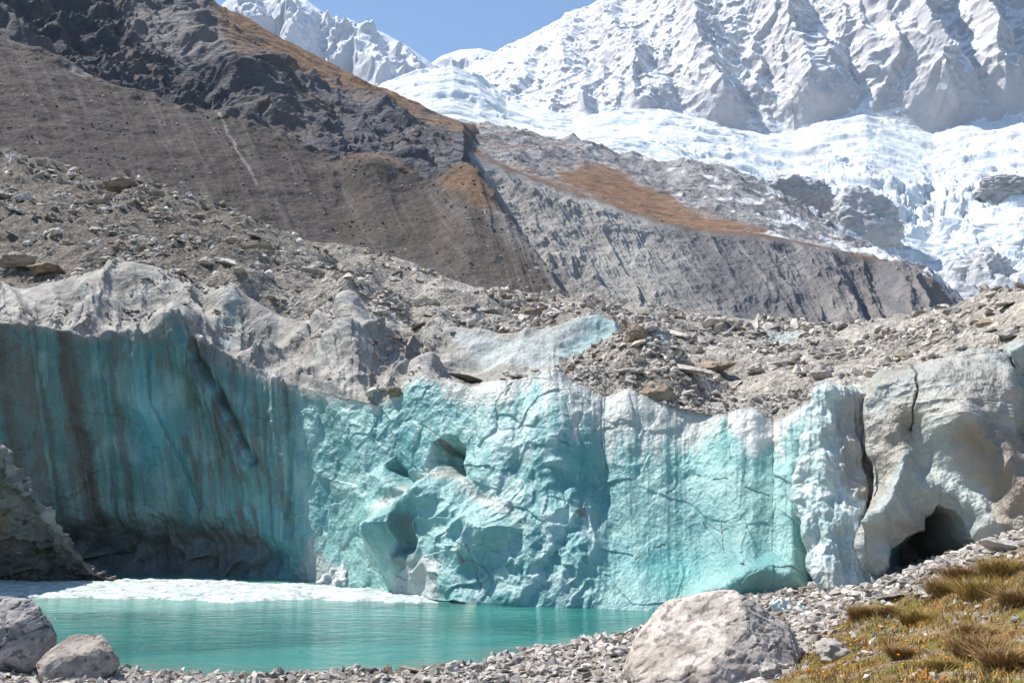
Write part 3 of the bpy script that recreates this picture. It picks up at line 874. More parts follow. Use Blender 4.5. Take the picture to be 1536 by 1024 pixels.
# --- colours of the ice, with shade mixed into the left wall
T1, T2, T3 = A([.27, .47, .445]), A([.195, .40, .385]), A([.10, .30, .305])
big = fbm(Q / A([6, 6, 5.]), 4, .55, seed=831)
colr = mix(np.broadcast_to(T2, g.shape), T1, ss(-.25, .35, big))
colr = mix(colr, (.235, .425, .405), ss(700, 1000, px) * .6)
colr = mix(colr, T3, ss(-.1, .45, fbm(Q / A([2.5, 2.5, 3.]), 5, .55, seed=835)) * .75)
colr = mix(colr, (.05, .135, .135), ss(560, 250, px) * .82)  # left wall's colour lowered to carry its shade
colr = mix(colr, (.09, .34, .38), (gau(px, py, 240, 640, 38, 90, -8) + .8 * gau(px, py, 400, 800, 90, 60)) * .8)
colr = mix(colr, (.11, .41, .385), (gau(px, py, 1010, 850, 60, 45) + .7 * gau(px, py, 1060, 660, 60, 40) + .6 * gau(px, py, 880, 700, 40, 40)) * .8)
# frosty white broken ice
frost = ss(30, -30, sdf(px, py, [(700, 580), (830, 560), (900, 600), (830, 690), (905, 790), (880, 905), (735, 905), (740, 800), (800, 770), (720, 740)])) * ss(-.25, .35, fbm(Q / A([.8, .8, 1.6]), 5, .6, seed=841))
colr = mix(colr, (.56, .68, .66), frost * .6)
colr = mix(colr, (.50, .66, .64), ss(.55, .95, fr2) * ss(-.1, .3, fbm(Q / 3, 3, seed=843)) * .22)
# edges weather white, seams stay clear and dark
colr = mix(colr, (.58, .66, .64), ss(.004, .03, CURV + .006 * fbm(Q / .6, 4, seed=845)) * .42 * (1 - .6 * left))
colr = mix(colr, (.12, .33, .34), ss(-.012, -.05, CURV) * .3)
# weathered grey-white crust under the lip, darkened on the left to paint in shade
cw = np.interp(px, [-260, 150, 300, 480, 640, 800, 880, 960, 1060, 1120, 1236], [10, 12, 26, 14, 16, 60, 95, 80, 40, 45, 22])
flt = fbm(np.stack([px / 9, py / 90, px * 0], -1), 4, .6, seed=851)
cru = ss(1.15, .35, (py - LIP) / cw + .55 * flt + .3 * fbm(Q / 2, 4, seed=853)) * face
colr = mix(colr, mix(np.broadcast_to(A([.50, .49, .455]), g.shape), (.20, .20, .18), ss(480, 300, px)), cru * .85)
colr = mix(colr, (.62, .60, .57), (.8 * ss(6, -8, sdf(px, py, [(1095, 635), (1135, 620), (1170, 640), (1180, 690), (1150, 670), (1120, 700)]) + 8 * flt)) * face)
# sediment streaks on the left wall
lx = px + (py - LIP) * -.06
stb = fbm(np.stack([lx / 48, py / 400, px * 0 + 5], -1), 3, .5, seed=863)
stw = ss(560, 330, px)
sd = ss(-.05, .26, stq + .7 * stb + .18 * fbm(Q / .7, 4, .6, seed=865)) * stw * (1 - .75 * gau(px, py, 240, 640, 42, 110, -8))
colr = mix(colr, (.125, .117, .10), sd * .9 * (.45 + .55 * ss(-.3, .25, fbm(Q / 2.4, 4, .6, seed=868))) * face)
for cx0, cy0, cx1, cy1, w, a_ in [(118, 505, 150, 790, 15, .85), (20, 500, 45, 800, 20, .6), (75, 500, 95, 780, 8, .6), (185, 520, 200, 770, 7, .5), (325, 520, 300, 600, 24, .5), (345, 590, 345, 680, 8, .5), (285, 660, 300, 720, 8, .6), (665, 664, 690, 700, 9, .7), (640, 790, 630, 850, 16, .5), (372, 800, 372, 850, 12, .5)]:
    dd = pdist(px + 7 * stq + 6 * fbm(Q, 4, seed=867), py, [(cx0, cy0), (cx1, cy1)])
    colr = mix(colr, (.07, .058, .048), ss(w * 1.1, w * .25, dd) * np.minimum(1, a_ * 1.1) * face)
# silty rock-laden ice in the undercut, its deep shadow darkened into the colour
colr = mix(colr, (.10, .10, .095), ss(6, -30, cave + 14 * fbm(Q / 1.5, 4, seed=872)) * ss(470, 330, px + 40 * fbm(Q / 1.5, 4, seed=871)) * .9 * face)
# dirty blocks at the foot
for poly in [[(466, 800), (485, 830), (525, 870), (520, 890), (440, 890), (455, 840)], [(630, 848), (650, 840), (686, 842), (690, 905), (612, 905)]]:
    colr = mix(colr, (.47, .47, .45), ss(5, -6, sdf(px, py, poly) + 6 * fbm(Q / .8, 4, seed=873)) * .75 * face)
colr = mix(colr, (.52, .50, .46), ss(16, 4, np.abs(bt) + 8 * fbm(Q / .5, 4, seed=875)) * ss(820, 740, py) * face * .7)
colr = mix(colr, (.14, .125, .11), ck * .6 * face)
spots = ss(.50, .62, perlin(Q * 2.3, seed=881)) * ss(.0, .4, perlin(Q * .4, seed=883))
colr = mix(colr, (.16, .145, .13), spots * .7 * face)
# crest colours
cc = mix(np.broadcast_to(A([.42, .402, .365]), g.shape), (.28, .265, .24), ss(-.2, .4, fbm(Q / 1.3, 5, .6, seed=891)) * .7)
steep = ss(.35, .75, 1 - n2[..., 2])
cc = mix(cc, (.20, .20, .185), steep * .6)
cc = mix(cc, (.33, .42, .41), ss(.25, .6, fbm(Q / 1.8, 4, seed=893)) * steep * .7)
cc = mix(cc, (.28, .46, .46), gau(px, py, 348, 475, 10, 20) * .7)
lc = mix(np.broadcast_to(A([.45, .485, .465]), g.shape), (.34, .49, .50), ss(840, 890, px + 30 * fbm(Q / 1.5, 4, seed=895)) * .8)
lm = ss(8, -6, sdf(px, py, [(690, 500), (760, 510), (810, 505), (850, 490), (895, 474), (925, 482), (930, 510), (850, 545), (830, 552), (720, 545), (680, 510)])) * cre
cc = cc * (1 - lm[..., None]) + lc * lm[..., None]
deb = ss(.1, .45, fbm(Q / A([2.6, 2.6, 2.6]), 5, .6, seed=897) + .25 * (n2[..., 2] - .7)) * (1 - lm)
cc = mix(cc, (.26, .24, .215), deb * .4)
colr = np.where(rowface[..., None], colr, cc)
blend = ss(4, 0, np.abs(py - LIP)) * face
colr = mix(colr, (.36, .345, .31), blend * .6)

cbase = PZ(500., 870., 0.)
cliff = empty('ice_cliff', cbase)
tag(cliff, 'long turquoise glacier ice cliff rising from the lake under a grey debris crust', 'ice cliff')
NFv = NF
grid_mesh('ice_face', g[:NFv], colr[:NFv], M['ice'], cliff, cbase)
split = np.argmin(np.abs(pxs - 640))
NCB = NFv - 1 + NC1 + 1
oc = grid_mesh('dirty_ice_crest', g[NFv - 1:], colr[NFv - 1:], M['crust'], cliff, cbase)
CREST = (g[NFv - 1:], px[NFv - 1:], py[NFv - 1:])
GL, PXL = g, px

# ------------------------------------------------------------------ debris-covered glacier top
print('debris')
pxs = np.linspace(-260, 2250, 1800)
front = lambda x: np.where(x < 950, back(np.minimum(x, 1236)) + np.interp(x, [500, 700], [46, 26]), np.interp(x, [950, 985, 1040, 1092, 1130, 1236, 1310, 1400, 1500, 1536, 1800], [534, 603, 616, 630, 620, 600, 588, 545, 530, 510, 470]) + 3)
yfront = lambda x: np.where(x < 950, ybk(np.minimum(x, 1236)) + 2.5, np.interp(x, [950, 1000, 1050, 1100, 1150, 1200, 1232, 1310, 1536, 1800], [ylip(A(950.)) + 9] + [ylip(A(q_)) + .9 for q_ in (1000., 1050., 1100., 1150., 1200., 1232.)] + [30.6, 28.6, 26.5]))
skyd = line([(-260, 130), (0, 222), (60, 241), (130, 266), (165, 278), (190, 273), (215, 282), (300, 320), (400, 350), (500, 385), (600, 410), (700, 430), (760, 439), (850, 455), (950, 465), (1100, 484), (1300, 486), (1370, 480), (1450, 459), (1536, 434), (1650, 400), (1800, 360)])
yskyd = line([(-260, 170), (0, 150), (400, 130), (800, 110), (1200, 100), (1400, 80), (1536, 58), (1800, 50)])
g = loft([(front, yfront), (lambda x: front(x) * .62 + skyd(x) * .38, lambda x: yfront(x) * .80 + yskyd(x) * .20), (lambda x: front(x) * .25 + skyd(x) * .75, lambda x: yfront(x) * .42 + yskyd(x) * .58), (skyd, yskyd), (lambda x: skyd(x) + 30, lambda x: yskyd(x) * 1.3)],
         pxs, [150, 150, 110, 14])
g0 = g.copy(); px, py = proj(g)
Q = g0
far = np.clip(g0[..., 1] / 45., .6, 3.)
lft = ss(900, 600, px)
dz = .9 * fbm(Q / A([9, 9, 9.]), 4, .45, seed=901) + .24 * fbm(Q / A([2., 2., 2.]), 5, .55, seed=903)
dz += lft * (2.2 * fbm(Q / A([26, 26, 26.]), 4, .5, seed=905) + .8 * (ridged(Q / A([11, 14, 11.]), 5, .55, seed=907) - .7))
fh, fe, fr = facets(Q / A([1.5, 1.8, 1.5]) + .3 * fbm(Q / 2, 3, seed=909)[..., None], seed=911, tilt=1.)
dz += .15 * fh
# furrows running down to the right on the left hill
fur = ridged(np.stack([(Q[..., 0] * .5 + Q[..., 2] * .85) / 2.4, (Q[..., 0] * .85 - Q[..., 2] * .5) / 26, Q[..., 1] / 40], -1), 4, .55, seed=915)
dz += .55 * (fur - .7) * ss(20, -60, sdf(px, py, [(120, 380), (260, 330), (460, 410), (300, 420), (200, 405)]))
rfur = ridged(np.stack([(Q[..., 0] * -.45 + Q[..., 2] * .9) / 1.6, Q[..., 0] / 14, Q[..., 1] / 14], -1), 4, .55, seed=917)
dz += .35 * (rfur - .7) * ss(1260, 1420, px)
dz -= 1.5 * gau(px, py, 1090, 573, 55, 14)      # hollow with a melted-out pocket
dz -= 1.2 * gau(px, py, 1000, 540, 40, 10)
dz -= 1.0 * gau(px, py, 1170, 505, 24, 8)
dz += 1.0 * gau(px, py, 985, 493, 40, 14)
dz *= .45 + .55 * ss(0, 2, g0[..., 1] - yfront(px))
g[..., 2] += dz
n2 = normals(g)
colr = mix(np.broadcast_to(A([.42, .39, .345]), g.shape), (.29, .265, .23), ss(-.15, .4, fbm(Q / 6, 5, .6, seed=921)) * .8)
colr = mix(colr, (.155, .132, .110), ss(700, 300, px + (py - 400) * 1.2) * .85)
colr = mix(colr, (.40, .375, .335), ss(0, .5, fbm(Q / A([14, 14, 14.]), 4, seed=923)) * .5 * ss(350, 700, px))
colr = mix(colr, (.40, .365, .31), ss(1280, 1420, px) * .6)
colr = mix(colr, (.22, .20, .175), ss(.5, .9, fr) * .4)
icep = ss(8, -8, sdf(px, py, [(1140, 500), (1180, 492), (1205, 503), (1200, 522), (1150, 518)]))
colr = mix(colr, (.45, .52, .50), icep * .8)
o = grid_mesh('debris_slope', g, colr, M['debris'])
tag(o, kind='structure')
DEB = (g, px, py)

# mound of debris heaped on the lip in front of the right end of the pale lens
pxs = np.linspace(824, 1075, 260)
mtop = line([(824, 560), (845, 549), (880, 527), (905, 512), (930, 499), (955, 487), (985, 484), (1010, 502), (1040, 545), (1075, 622)])
g = loft([(lambda x: lip(x) + 4, lambda x: ylip(x) + .35), (lambda x: .55 * lip(x) + .45 * mtop(x), lambda x: ylip(x) + 2.2), (mtop, lambda x: ylip(x) + 5.5), (lambda x: mtop(x) + 14, lambda x: ylip(x) + 9)], pxs, [60, 60, 30])
g0 = g.copy(); px, py = proj(g); Q = g0
fh, fe, fr = facets(Q / A([1.5, 1.8, 1.5]) + .3 * fbm(Q / 2, 3, seed=909)[..., None], seed=911, tilt=1.)
g[..., 2] += (.15 * fh + .3 * fbm(Q / 2, 5, .55, seed=931)) * ss(0, .8, g0[..., 1] - ylip(px) - .3) * ss(824, 850, px) * ss(1075, 1040, px)
colr = mix(np.broadcast_to(A([.355, .325, .285]), g.shape), (.25, .225, .195), ss(-.15, .4, fbm(Q / 2, 5, .6, seed=933)) * .8)
colr = mix(colr, (.30, .36, .36), ss(6, -6, sdf(px, py, [(955, 500), (965, 490), (1000, 500), (1010, 520), (965, 520)])) * .8)
o = grid_mesh('debris_mound', g, colr, M['debris'])
tag(o, 'mound of stony grey debris heaped on the cliff lip before the pale ice lens', 'debris mound')
MOUND = (g, px, py)

# ------------------------------------------------------------------ right-hand ice blocks
print('blocks')


def curve(pts, n):
    pts = A(pts, float)
    s = np.concatenate([[0], np.cumsum(np.hypot(*np.diff(pts, axis=0).T))])
    t = np.linspace(0, s[-1], n)
    return np.stack([np.interp(t, s, pts[:, 0]), np.interp(t, s, pts[:, 1])], -1)


def block(topc, botc, leftc, rightc, yf, nu, nv, side=60, cap=50, sidedepth=4., capdepth=4., roundpx=10):
    """front patch spanned by four outline curves, wrapped back along both sides and over the top. yf(px,py) gives the distance"""
    Tc, Bc, Lc, Rc = curve(topc, nu), curve(botc, nu), curve(leftc, nv), curve(rightc, nv)
    u = np.linspace(0, 1, nu)[None, :, None]; v = np.linspace(0, 1, nv)[:, None, None]   # v 0 top .. 1 bottom
    S = (1 - v) * Tc[None] + v * Bc[None] + (1 - u) * Lc[:, None] + u * Rc[:, None] - ((1 - u) * (1 - v) * Tc[0] + u * (1 - v) * Tc[-1] + (1 - u) * v * Bc[0] + u * v * Bc[-1])
    ppx, ppy = S[..., 0], S[..., 1]
    G = P(ppx, ppy, yf(ppx, ppy))
    # sides
    k = np.linspace(0, 1, side)
    xy_ = float((G[..., 0] / G[..., 1]).mean())

    def back_of(colm, sgn):
        kk = (k ** 1.2)[None, :, None]
        return colm[:, None, :] + kk * A([sgn + xy_, 1, 0]) * sidedepth
    Lw = back_of(G[:, 0], +.06)[:, 1:][:, ::-1]
    Rw = back_of(G[:, -1], -.04)[:, 1:]
    G = np.concatenate([Lw, G, Rw], 1)
    fx, fy = proj(G)
    kc = np.linspace(0, 1, cap)[1:][::-1][:, None, None]
    topr = G[0][None]
    capg = topr + kc * A([xy_, 1, .10]) * capdepth
    capg[..., 2] -= .0
    G = np.concatenate([capg, G], 0)
    isf = np.zeros(G.shape[:2], bool); isf[cap - 1:, side - 1:-(side - 1)] = True
    ppx_, ppy_ = proj(G)
    # the picture coordinates used for carving stay those of the front patch
    Pp = np.zeros(G.shape[:2] + (2,))
    Pp[..., 0], Pp[..., 1] = ppx_, ppy_
    G = smooth(G, roundpx, .6)
    return G, Pp[..., 0], Pp[..., 1], isf


ICEB = dict()


def finish_block(name, label, g, px, py, isf, d, colr, base, mat=None, push=None):
    n = normals(smooth(g, 4))
    g2 = g + n * d[..., None]
    if push is not None: g2 = g2 + push[..., None] * A([.12, 1., .06])
    e = empty(name, base)
    tag(e, label, 'ice block')
    cap0 = np.argmax(isf.any(1))
    grid_mesh('ice_front', g2[cap0:], colr[cap0:], mat or M['ice'], e, base)
    grid_mesh('ice_top', g2[:cap0 + 1], colr[:cap0 + 1], M['crust'], e, base)
    return g2


# the pale column
gx, px, py, isf = block([(1220, 588), (1232, 583), (1262, 582), (1296, 588), (1307, 597)], [(1236, 905), (1260, 905), (1300, 900)], [(1220, 588), (1213, 640), (1199, 690), (1201, 760), (1218, 820), (1226, 870), (1236, 905)], [(1307, 597), (1311, 680), (1309, 760), (1303, 840), (1300, 900)],
                        lambda x, y: 27.5 + .0048 * (905 - y) + .0 * x + .40 * ((x - 1262) / 50) ** 2 + .1 * ss(1250, 1300, x), 190, 420, 50, 40, 4.5, 3.5, 3)
Q = gx.copy()
k1 = 1 - 2.2 * np.abs(perlin(Q / A([.5, .7, .9]) + .4 * fbm(Q, 3, seed=1003)[..., None], 1001))
k2 = 1 - 2.2 * np.abs(perlin(Q / A([.22, .3, .34]) + .4 * fbm(Q, 3, seed=1004)[..., None], 1002))
k1e = .1 + .1 * k1
lowm = ss(620, 760, py)
d = .10 * k1 * (.25 + .75 * lowm) + .045 * k2 * lowm + .16 * fbm(Q / .9, 4, .5, seed=1005) + .12 * fbm(Q / A([.3, .5, 3.]), 3, seed=1006)
d += .15 * np.exp(-(pdist(px, py, [(1240, 590), (1232, 700), (1246, 880)]) / 12) ** 2) - .10 * np.exp(-(pdist(px, py, [(1258, 600), (1256, 700)]) / 6) ** 2)
rightp = sdf(px + 5 * fbm(Q, 4, seed=1007), py + 8 * fbm(Q / .8, 4, seed=1008), [(1262, 588), (1315, 590), (1320, 760), (1298, 810), (1294, 760), (1270, 740), (1256, 690), (1260, 640)])
colr = mix(np.broadcast_to(A([.44, .555, .54]), gx.shape), (.58, .655, .635), ss(-.2, .3, fbm(Q / .6, 4, .6, seed=1009)))
colr = mix(colr, (.28, .47, .47), ss(.14, .0, k1e) * .5)
colr = mix(colr, (.37, .355, .315), ss(5, -6, rightp) * .9)
colr = mix(colr, (.23, .20, .165), ss(4, -6, sdf(px + 8 * fbm(Q, 4, seed=1010), py, [(1300, 660), (1315, 660), (1312, 800), (1296, 815), (1290, 740), (1275, 760), (1285, 720)])) * .8)
colr = mix(colr, (.42, .41, .37), ss(590, 582, py) * .6)
colr = mix(colr, (.40, .385, .34), gau(px, py, 1240, 880, 9, 26) * .8)
finish_block('ice_column', 'pale knobbly ice column with a dirty grey right side beside the cave', gx, px, py, isf, d, colr, PZ(1260, 895, .8))

# the big arched block with the cave
cavepoly = [(1304, 915), (1312, 862), (1330, 822), (1356, 802), (1384, 784), (1384, 764), (1406, 751), (1430, 758), (1446, 778), (1454, 800), (1476, 814), (1486, 900)]
gx, px, py, isf = block([(1298, 598), (1318, 578), (1352, 566), (1382, 549), (1432, 535), (1480, 529), (1503, 535), (1513, 548)], [(1296, 915), (1400, 900), (1480, 880), (1560, 850)], [(1298, 598), (1304, 680), (1302, 770), (1294, 850), (1296, 915)],
                        [(1513, 548), (1512, 600), (1520, 650), (1540, 690), (1556, 760), (1560, 850)], lambda x, y: 27.1 - .0075 * (x - 1300) + .0046 * (905 - y) + .25 * ss(1330, 1300, x) + .9 * ss(575, 535, y), 420, 480, 50, 50, 5., 5., 8)
Q = gx.copy()
wq = .4 * np.stack([fbm(Q / 2, 3, seed=1101), fbm(Q / 2, 3, seed=1102), fbm(Q / 2, 3, seed=1103)], -1)
f1, f1e, f1r = facets(Q / A([1.3, 1.6, 1.2]) + wq, seed=1104, tilt=1.)
f2, f2e, _ = facets(Q / A([.45, .6, .45]) + wq, seed=1105, tilt=1.)
upper = ss(690, 640, py) * ss(1320, 1360, px)
d = .35 * fbm(Q / A([2.6, 2.6, 2.6]), 4, .5, seed=1106) + .12 * (1 - 2.2 * np.abs(perlin(Q / 1.1 + wq, 1120))) * (1 - .6 * upper) + .05 * fbm(Q / .5, 5, .6, seed=1107)
hl = ridged(np.stack([Q[..., 0] / 3.5 + Q[..., 2] / 9, Q[..., 1] / 3, Q[..., 2] / .32], -1) + wq, 4, .5, seed=1108)
d += .035 * (hl - .7) * upper
d += .5 * upper * gau(px, py, 1440, 620, 90, 60)
d -= .5 * np.exp(-(pdist(px, py, [(1370, 640), (1395, 690), (1440, 720), (1490, 745)]) / 20) ** 2)
d += .45 * np.exp(-(pdist(px, py, [(1358, 690), (1345, 740), (1320, 790)]) / 13) ** 2)
d += .5 * np.exp(-(pdist(px, py, [(1450, 640), (1505, 690), (1540, 740)]) / 20) ** 2)
cv = sdf(px + 6 * fbm(Q, 4, seed=1109), py + 6 * fbm(Q, 4, seed=1110), cavepoly)
PUSH = (1.0 * ss(3, -12, cv) + 1.9 * ss(-2, -50, cv) * (.35 + .65 * ss(1345, 1400, px)) + .9 * ss(0, -25, cv) * ss(1380, 1410, px)) * isf
d -= .75 * ss(34, -6, cv)
flr = np.exp(-(pdist(px + 3 * fbm(Q / .4, 4, seed=1111), py, [(1372, 552), (1378, 590), (1366, 640)]) / 1.6) ** 2)
d -= .12 * flr
b_ = fbm(Q / 1.6, 4, .55, seed=1112)
colr = mix(np.broadcast_to(A([.42, .405, .36]), gx.shape), (.36, .385, .36), ss(0, .4, b_))
colr = mix(colr, (.31, .295, .26), ss(-.1, .3, fbm(Q / A([1.4, 1.4, .6]), 5, .6, seed=1113)) * .7)
brn = sdf(px + 14 * fbm(Q / .8, 4, seed=1114), py + 10 * fbm(Q / .8, 4, seed=1115), [(1430, 655), (1500, 640), (1530, 640), (1580, 700), (1580, 860), (1500, 800), (1480, 740)])
colr = mix(colr, (.27, .225, .175), ss(10, -18, brn) * .85)
colr = mix(colr, (.30, .265, .22), ss(6, -8, sdf(px + 8 * fbm(Q / .8, 4, seed=1116), py, [(1304, 690), (1325, 620), (1350, 600), (1372, 640), (1362, 690), (1330, 720), (1312, 790)])) * .7)
colr = mix(colr, (.38, .445, .425), ss(14, -10, sdf(px, py, [(1360, 680), (1400, 640), (1440, 700), (1480, 750), (1490, 810), (1450, 830), (1420, 760), (1350, 780), (1320, 860), (1296, 890), (1310, 780)]) + 10 * b_) * .65)
colr = mix(colr, (.12, .11, .10), flr * .8)
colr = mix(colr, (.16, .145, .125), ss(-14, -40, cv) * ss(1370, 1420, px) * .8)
colr = mix(colr, (.25, .42, .43), ss(0, -20, cv) * ss(1410, 1370, px) * .7)
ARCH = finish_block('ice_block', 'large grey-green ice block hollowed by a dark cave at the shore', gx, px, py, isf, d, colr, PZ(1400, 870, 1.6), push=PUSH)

# the slab beyond the right-hand crack
gx, px, py, isf = block([(1512, 528), (1536, 512), (1600, 495), (1760, 480), (2250, 470)], [(1545, 860), (1600, 840), (1680, 820), (1760, 800), (2260, 780)], [(1512, 528), (1516, 590), (1528, 645), (1548, 690), (1545, 860)], [(2250, 470), (2260, 640), (2260, 780)],
                        lambda x, y: 26.8 - .006 * (np.minimum(x, 1800) - 1500) + .004 * (860 - y), 330, 260, 40, 40, 4., 5., 10)
Q = gx.copy()
d = .5 * fbm(Q / 2.2, 5, .5, seed=1201) + .3 * facets(Q / 1.2, seed=1202)[0]
colr = mix(np.broadcast_to(A([.40, .43, .40]), gx.shape), (.29, .265, .225), ss(-.1, .3, fbm(Q / 1., 5, .6, seed=1203)))
colr = mix(colr, (.34, .55, .56), gau(px, py, 1526, 620, 10, 40) * .7)
finish_block('ice_block', 'grey ice slab beyond the dark crack at the right edge', gx, px, py, isf, d, colr, PZ(1560, 850, 2.))

# ------------------------------------------------------------------ rock pile at the left foot of the cliff
pxs = np.linspace(-260, 185, 330)
ptop = line([(-260, 590), (-40, 650), (0, 678), (20, 706), (45, 742), (68, 768), (90, 798), (115, 832), (140, 860), (185, 876)])
ypile = line([(-260, 30), (0, 38), (100, 39.5), (185, 41)])
g = loft([(lambda x: 866 + x * 0, lambda x: PZ(x, 866 + 0 * x, 0.)[:, 1] - .3 * (185 - x) / 100), (lambda x: ptop(x) * .5 + 433, lambda x: ypile(x) * .5 + .5 * PZ(x, 866 + 0 * x, 0.)[:, 1] - .2), (ptop, ypile), (lambda x: ptop(x) + 40, lambda x: ypile(x) + 3)], pxs, [120, 120, 20])
g0 = g.copy(); px, py = proj(g); nn = normals(smooth(g, 4))
f1, f1e, f1r = facets(g0 / A([1.5, 1.5, 1.3]), seed=1301); f2, f2e, f2r = facets(g0 / A([.5, .5, .5]), seed=1302)
d = .26 * f1 + .10 * f2 - .1 * ss(.12, 0, f1e) + .5 * fbm(g0 / 1.6, 5, .5, seed=1303)
g = g + nn * (d * ss(160, 90, px))[..., None]
colr = mix(np.broadcast_to(A([.31, .29, .265]), g.shape), (.20, .185, .165), ss(.3, .8, f1r))
colr = mix(colr, (.30, .285, .265), ss(.5, .9, f2r) * .5)
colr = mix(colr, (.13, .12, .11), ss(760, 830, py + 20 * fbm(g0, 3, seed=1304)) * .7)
colr = mix(colr, (.28, .17, .07), gau(px, py, 5, 790, 10, 26) * .7)
o = grid_mesh('rock_pile', g, colr, M['rubble'])
tag(o, 'steep grey rock pile leaning against the shaded left end of the ice cliff', 'rock pile')
PILE = (g, px, py)

# ------------------------------------------------------------------ shore ground
print('shore')
shoreline = [(-300, 1003), (0, 1000), (170, 1003), (300, 1008), (450, 1012), (550, 1008), (650, 999), (750, 984), (850, 967), (940, 953), (985, 937), (1040, 922), (1090, 910)]
SH = A([PZ(a, b, 0.) for a, b in shoreline])
ctrl = [tuple(p_) for p_ in SH]
off = SH + A([-1.2, 4., 0]); ctrl += [(a, b, -.8) for a, b, c in off[:-1]]
for a, b, Y in [(1150, 898, 28.6), (1230, 892, 27.6), (1290, 884, 27), (1400, 845, 25.6), (1480, 820, 24.6), (1536, 800, 24), (1700, 752, 23), (1536, 900, 15.5), (1536, 1024, 10), (1200, 1024, 15.2), (1300, 960, 18.5), (1300, 1024, 13), (950, 1024, 18.6), (1120, 985, 19), (1400, 930, 17.5),
                (1250, 915, 24), (1330, 890, 22.5), (1700, 900, 14), (1420, 1024, 11)]:
    ctrl.append(tuple(P(a, b, Y)))
ctrl += [(0, 0, 2.3), (-9, 0, 1.7), (9, 0, 2.9), (0, 9, 1.2), (-9, 10, .6), (-14, 16, .25), (-24, 16, .3), (5, 5, 2.3), (-3, 16, .42), (0, -8, 2.9), (12, 30, 1.5), (8, 31, .6), (10, 29, 1.1), (20, 25, 4.)]
ctrl = A(ctrl)


def tps(r):
    return np.where(r > 1e-9, r * r * np.log(r + 1e-9), 0)


K = tps(np.linalg.norm(ctrl[:, None, :2] - ctrl[None, :, :2], axis=-1)) + np.eye(len(ctrl)) * .02
Pm = np.concatenate([np.ones((len(ctrl), 1)), ctrl[:, :2]], 1)
Am = np.block([[K, Pm], [Pm.T, np.zeros((3, 3))]])
sol = np.linalg.solve(Am, np.concatenate([ctrl[:, 2], np.zeros(3)]))


def gz0(xy):
    sh = xy.shape[:-1]
    q_ = xy.reshape(-1, 2)
    out = np.zeros(len(q_))
    for k_, c_ in enumerate(ctrl):
        out += sol[k_] * tps(np.hypot(q_[:, 0] - c_[0], q_[:, 1] - c_[1]))
    out = out + sol[-3] + q_ @ sol[-2:]
    return (out - 3 * ss(28.5, 30.5, q_[:, 1]) * ss(6.5, 4.0, q_[:, 0])).reshape(sh)


def gz(xy):
    q_ = np.concatenate([xy, np.zeros(xy.shape[:-1] + (1,))], -1)
    return gz0(xy) + .09 * fbm(q_ / 1.6, 4, .5, seed=1401) + .03 * fbm(q_ / .35, 3, .5, seed=1403)


ux = np.linspace(-1, 1, 560); uy = np.linspace(0, 1, 520)
xs = 5 + 34 * np.sign(ux) * np.abs(ux) ** 1.35
ys = -8 + 42 * uy
GX, GY = np.meshgrid(xs, ys)
XY = np.stack([GX, GY], -1)
g = np.concatenate([XY, gz(XY)[..., None]], -1)
px, py = proj(np.where(g[..., 1:2] > 2, g, A([0, 2, 0.])))
grassline = line([(1100, 1100), (1150, 1024), (1195, 1000), (1215, 972), (1262, 930), (1300, 908), (1390, 884), (1450, 856), (1536, 822), (1700, 750)])
ginside = ss(-6, 14, py - grassline(px) + 16 * fbm(g / 1.2, 4, seed=1411)) * (g[..., 1] > 2)
n = fbm(g / 1.1, 5, .6, seed=1413)
colr = mix(np.broadcast_to(A([.345, .315, .28]), g.shape), (.22, .19, .155), ss(-.15, .3, n))
wet = ss(.16, .02, g[..., 2])
colr = mix(colr, (.12, .115, .095), wet * .8)
gc = mix(np.broadcast_to(A([.20, .135, .06]), g.shape), (.155, .14, .04), ss(-.2, .3, fbm(g / .9, 4, .6, seed=1415)))
gc = mix(gc, (.25, .21, .165), ss(.1, .4, fbm(g / .7, 5, .6, seed=1417)) * .8)
colr = colr * (1 - ginside[..., None]) + gc * ginside[..., None]
o = grid_mesh('ground', g, colr, M['ground'])
tag(o, kind='structure')


def ground_hit(px_, py_):
    """where the line of sight through a picture point meets the ground"""
    x, dy, dz = [float(q_) for q_ in ray(px_, py_)]
    s = np.linspace(6, 34, 900)
    pt = np.stack([x * s, dy * s], -1)
    zz = CAMH + dz * s - gz(pt)
    k_ = np.nonzero(zz < 0)[0]
    k_ = k_[0] if len(k_) else len(s) - 1
    return A([pt[k_, 0], pt[k_, 1], gz(pt[k_:k_ + 1])[0]])


# ------------------------------------------------------------------ water
m, nt, b = new_mat('glacial_meltwater')
N, L = nt.nodes, nt.links
tc = N.new('ShaderNodeTexCoord')


def mapv(sc):
    mp = N.new('ShaderNodeMapping'); L.new(tc.outputs['Object'], mp.inputs[0]); mp.inputs['Scale'].default_value = sc
    return mp.outputs[0]


n0 = N.new('ShaderNodeTexNoise'); L.new(mapv((.12, .3, 1)), n0.inputs['Vector']); n0.inputs['Scale'].default_value = 1; n0.inputs['Detail'].default_value = 5
at = N.new('ShaderNodeAttribute'); at.attribute_name = 'Col'
mr = N.new('ShaderNodeMapRange'); mr.inputs[1].default_value = .3; mr.inputs[2].default_value = .7; mr.inputs[3].default_value = .78; mr.inputs[4].default_value = 1.22
L.new(n0.outputs[0], mr.inputs[0])
vm = N.new('ShaderNodeVectorMath'); vm.operation = 'SCALE'; L.new(at.outputs['Color'], vm.inputs[0]); L.new(mr.outputs[0], vm.inputs['Scale'])
L.new(vm.outputs[0], b.inputs['Base Color'])
n1 = N.new('ShaderNodeTexNoise'); L.new(mapv((1.1, 2.6, 1)), n1.inputs['Vector']); n1.inputs['Scale'].default_value = 1; n1.inputs['Detail'].default_value = 3
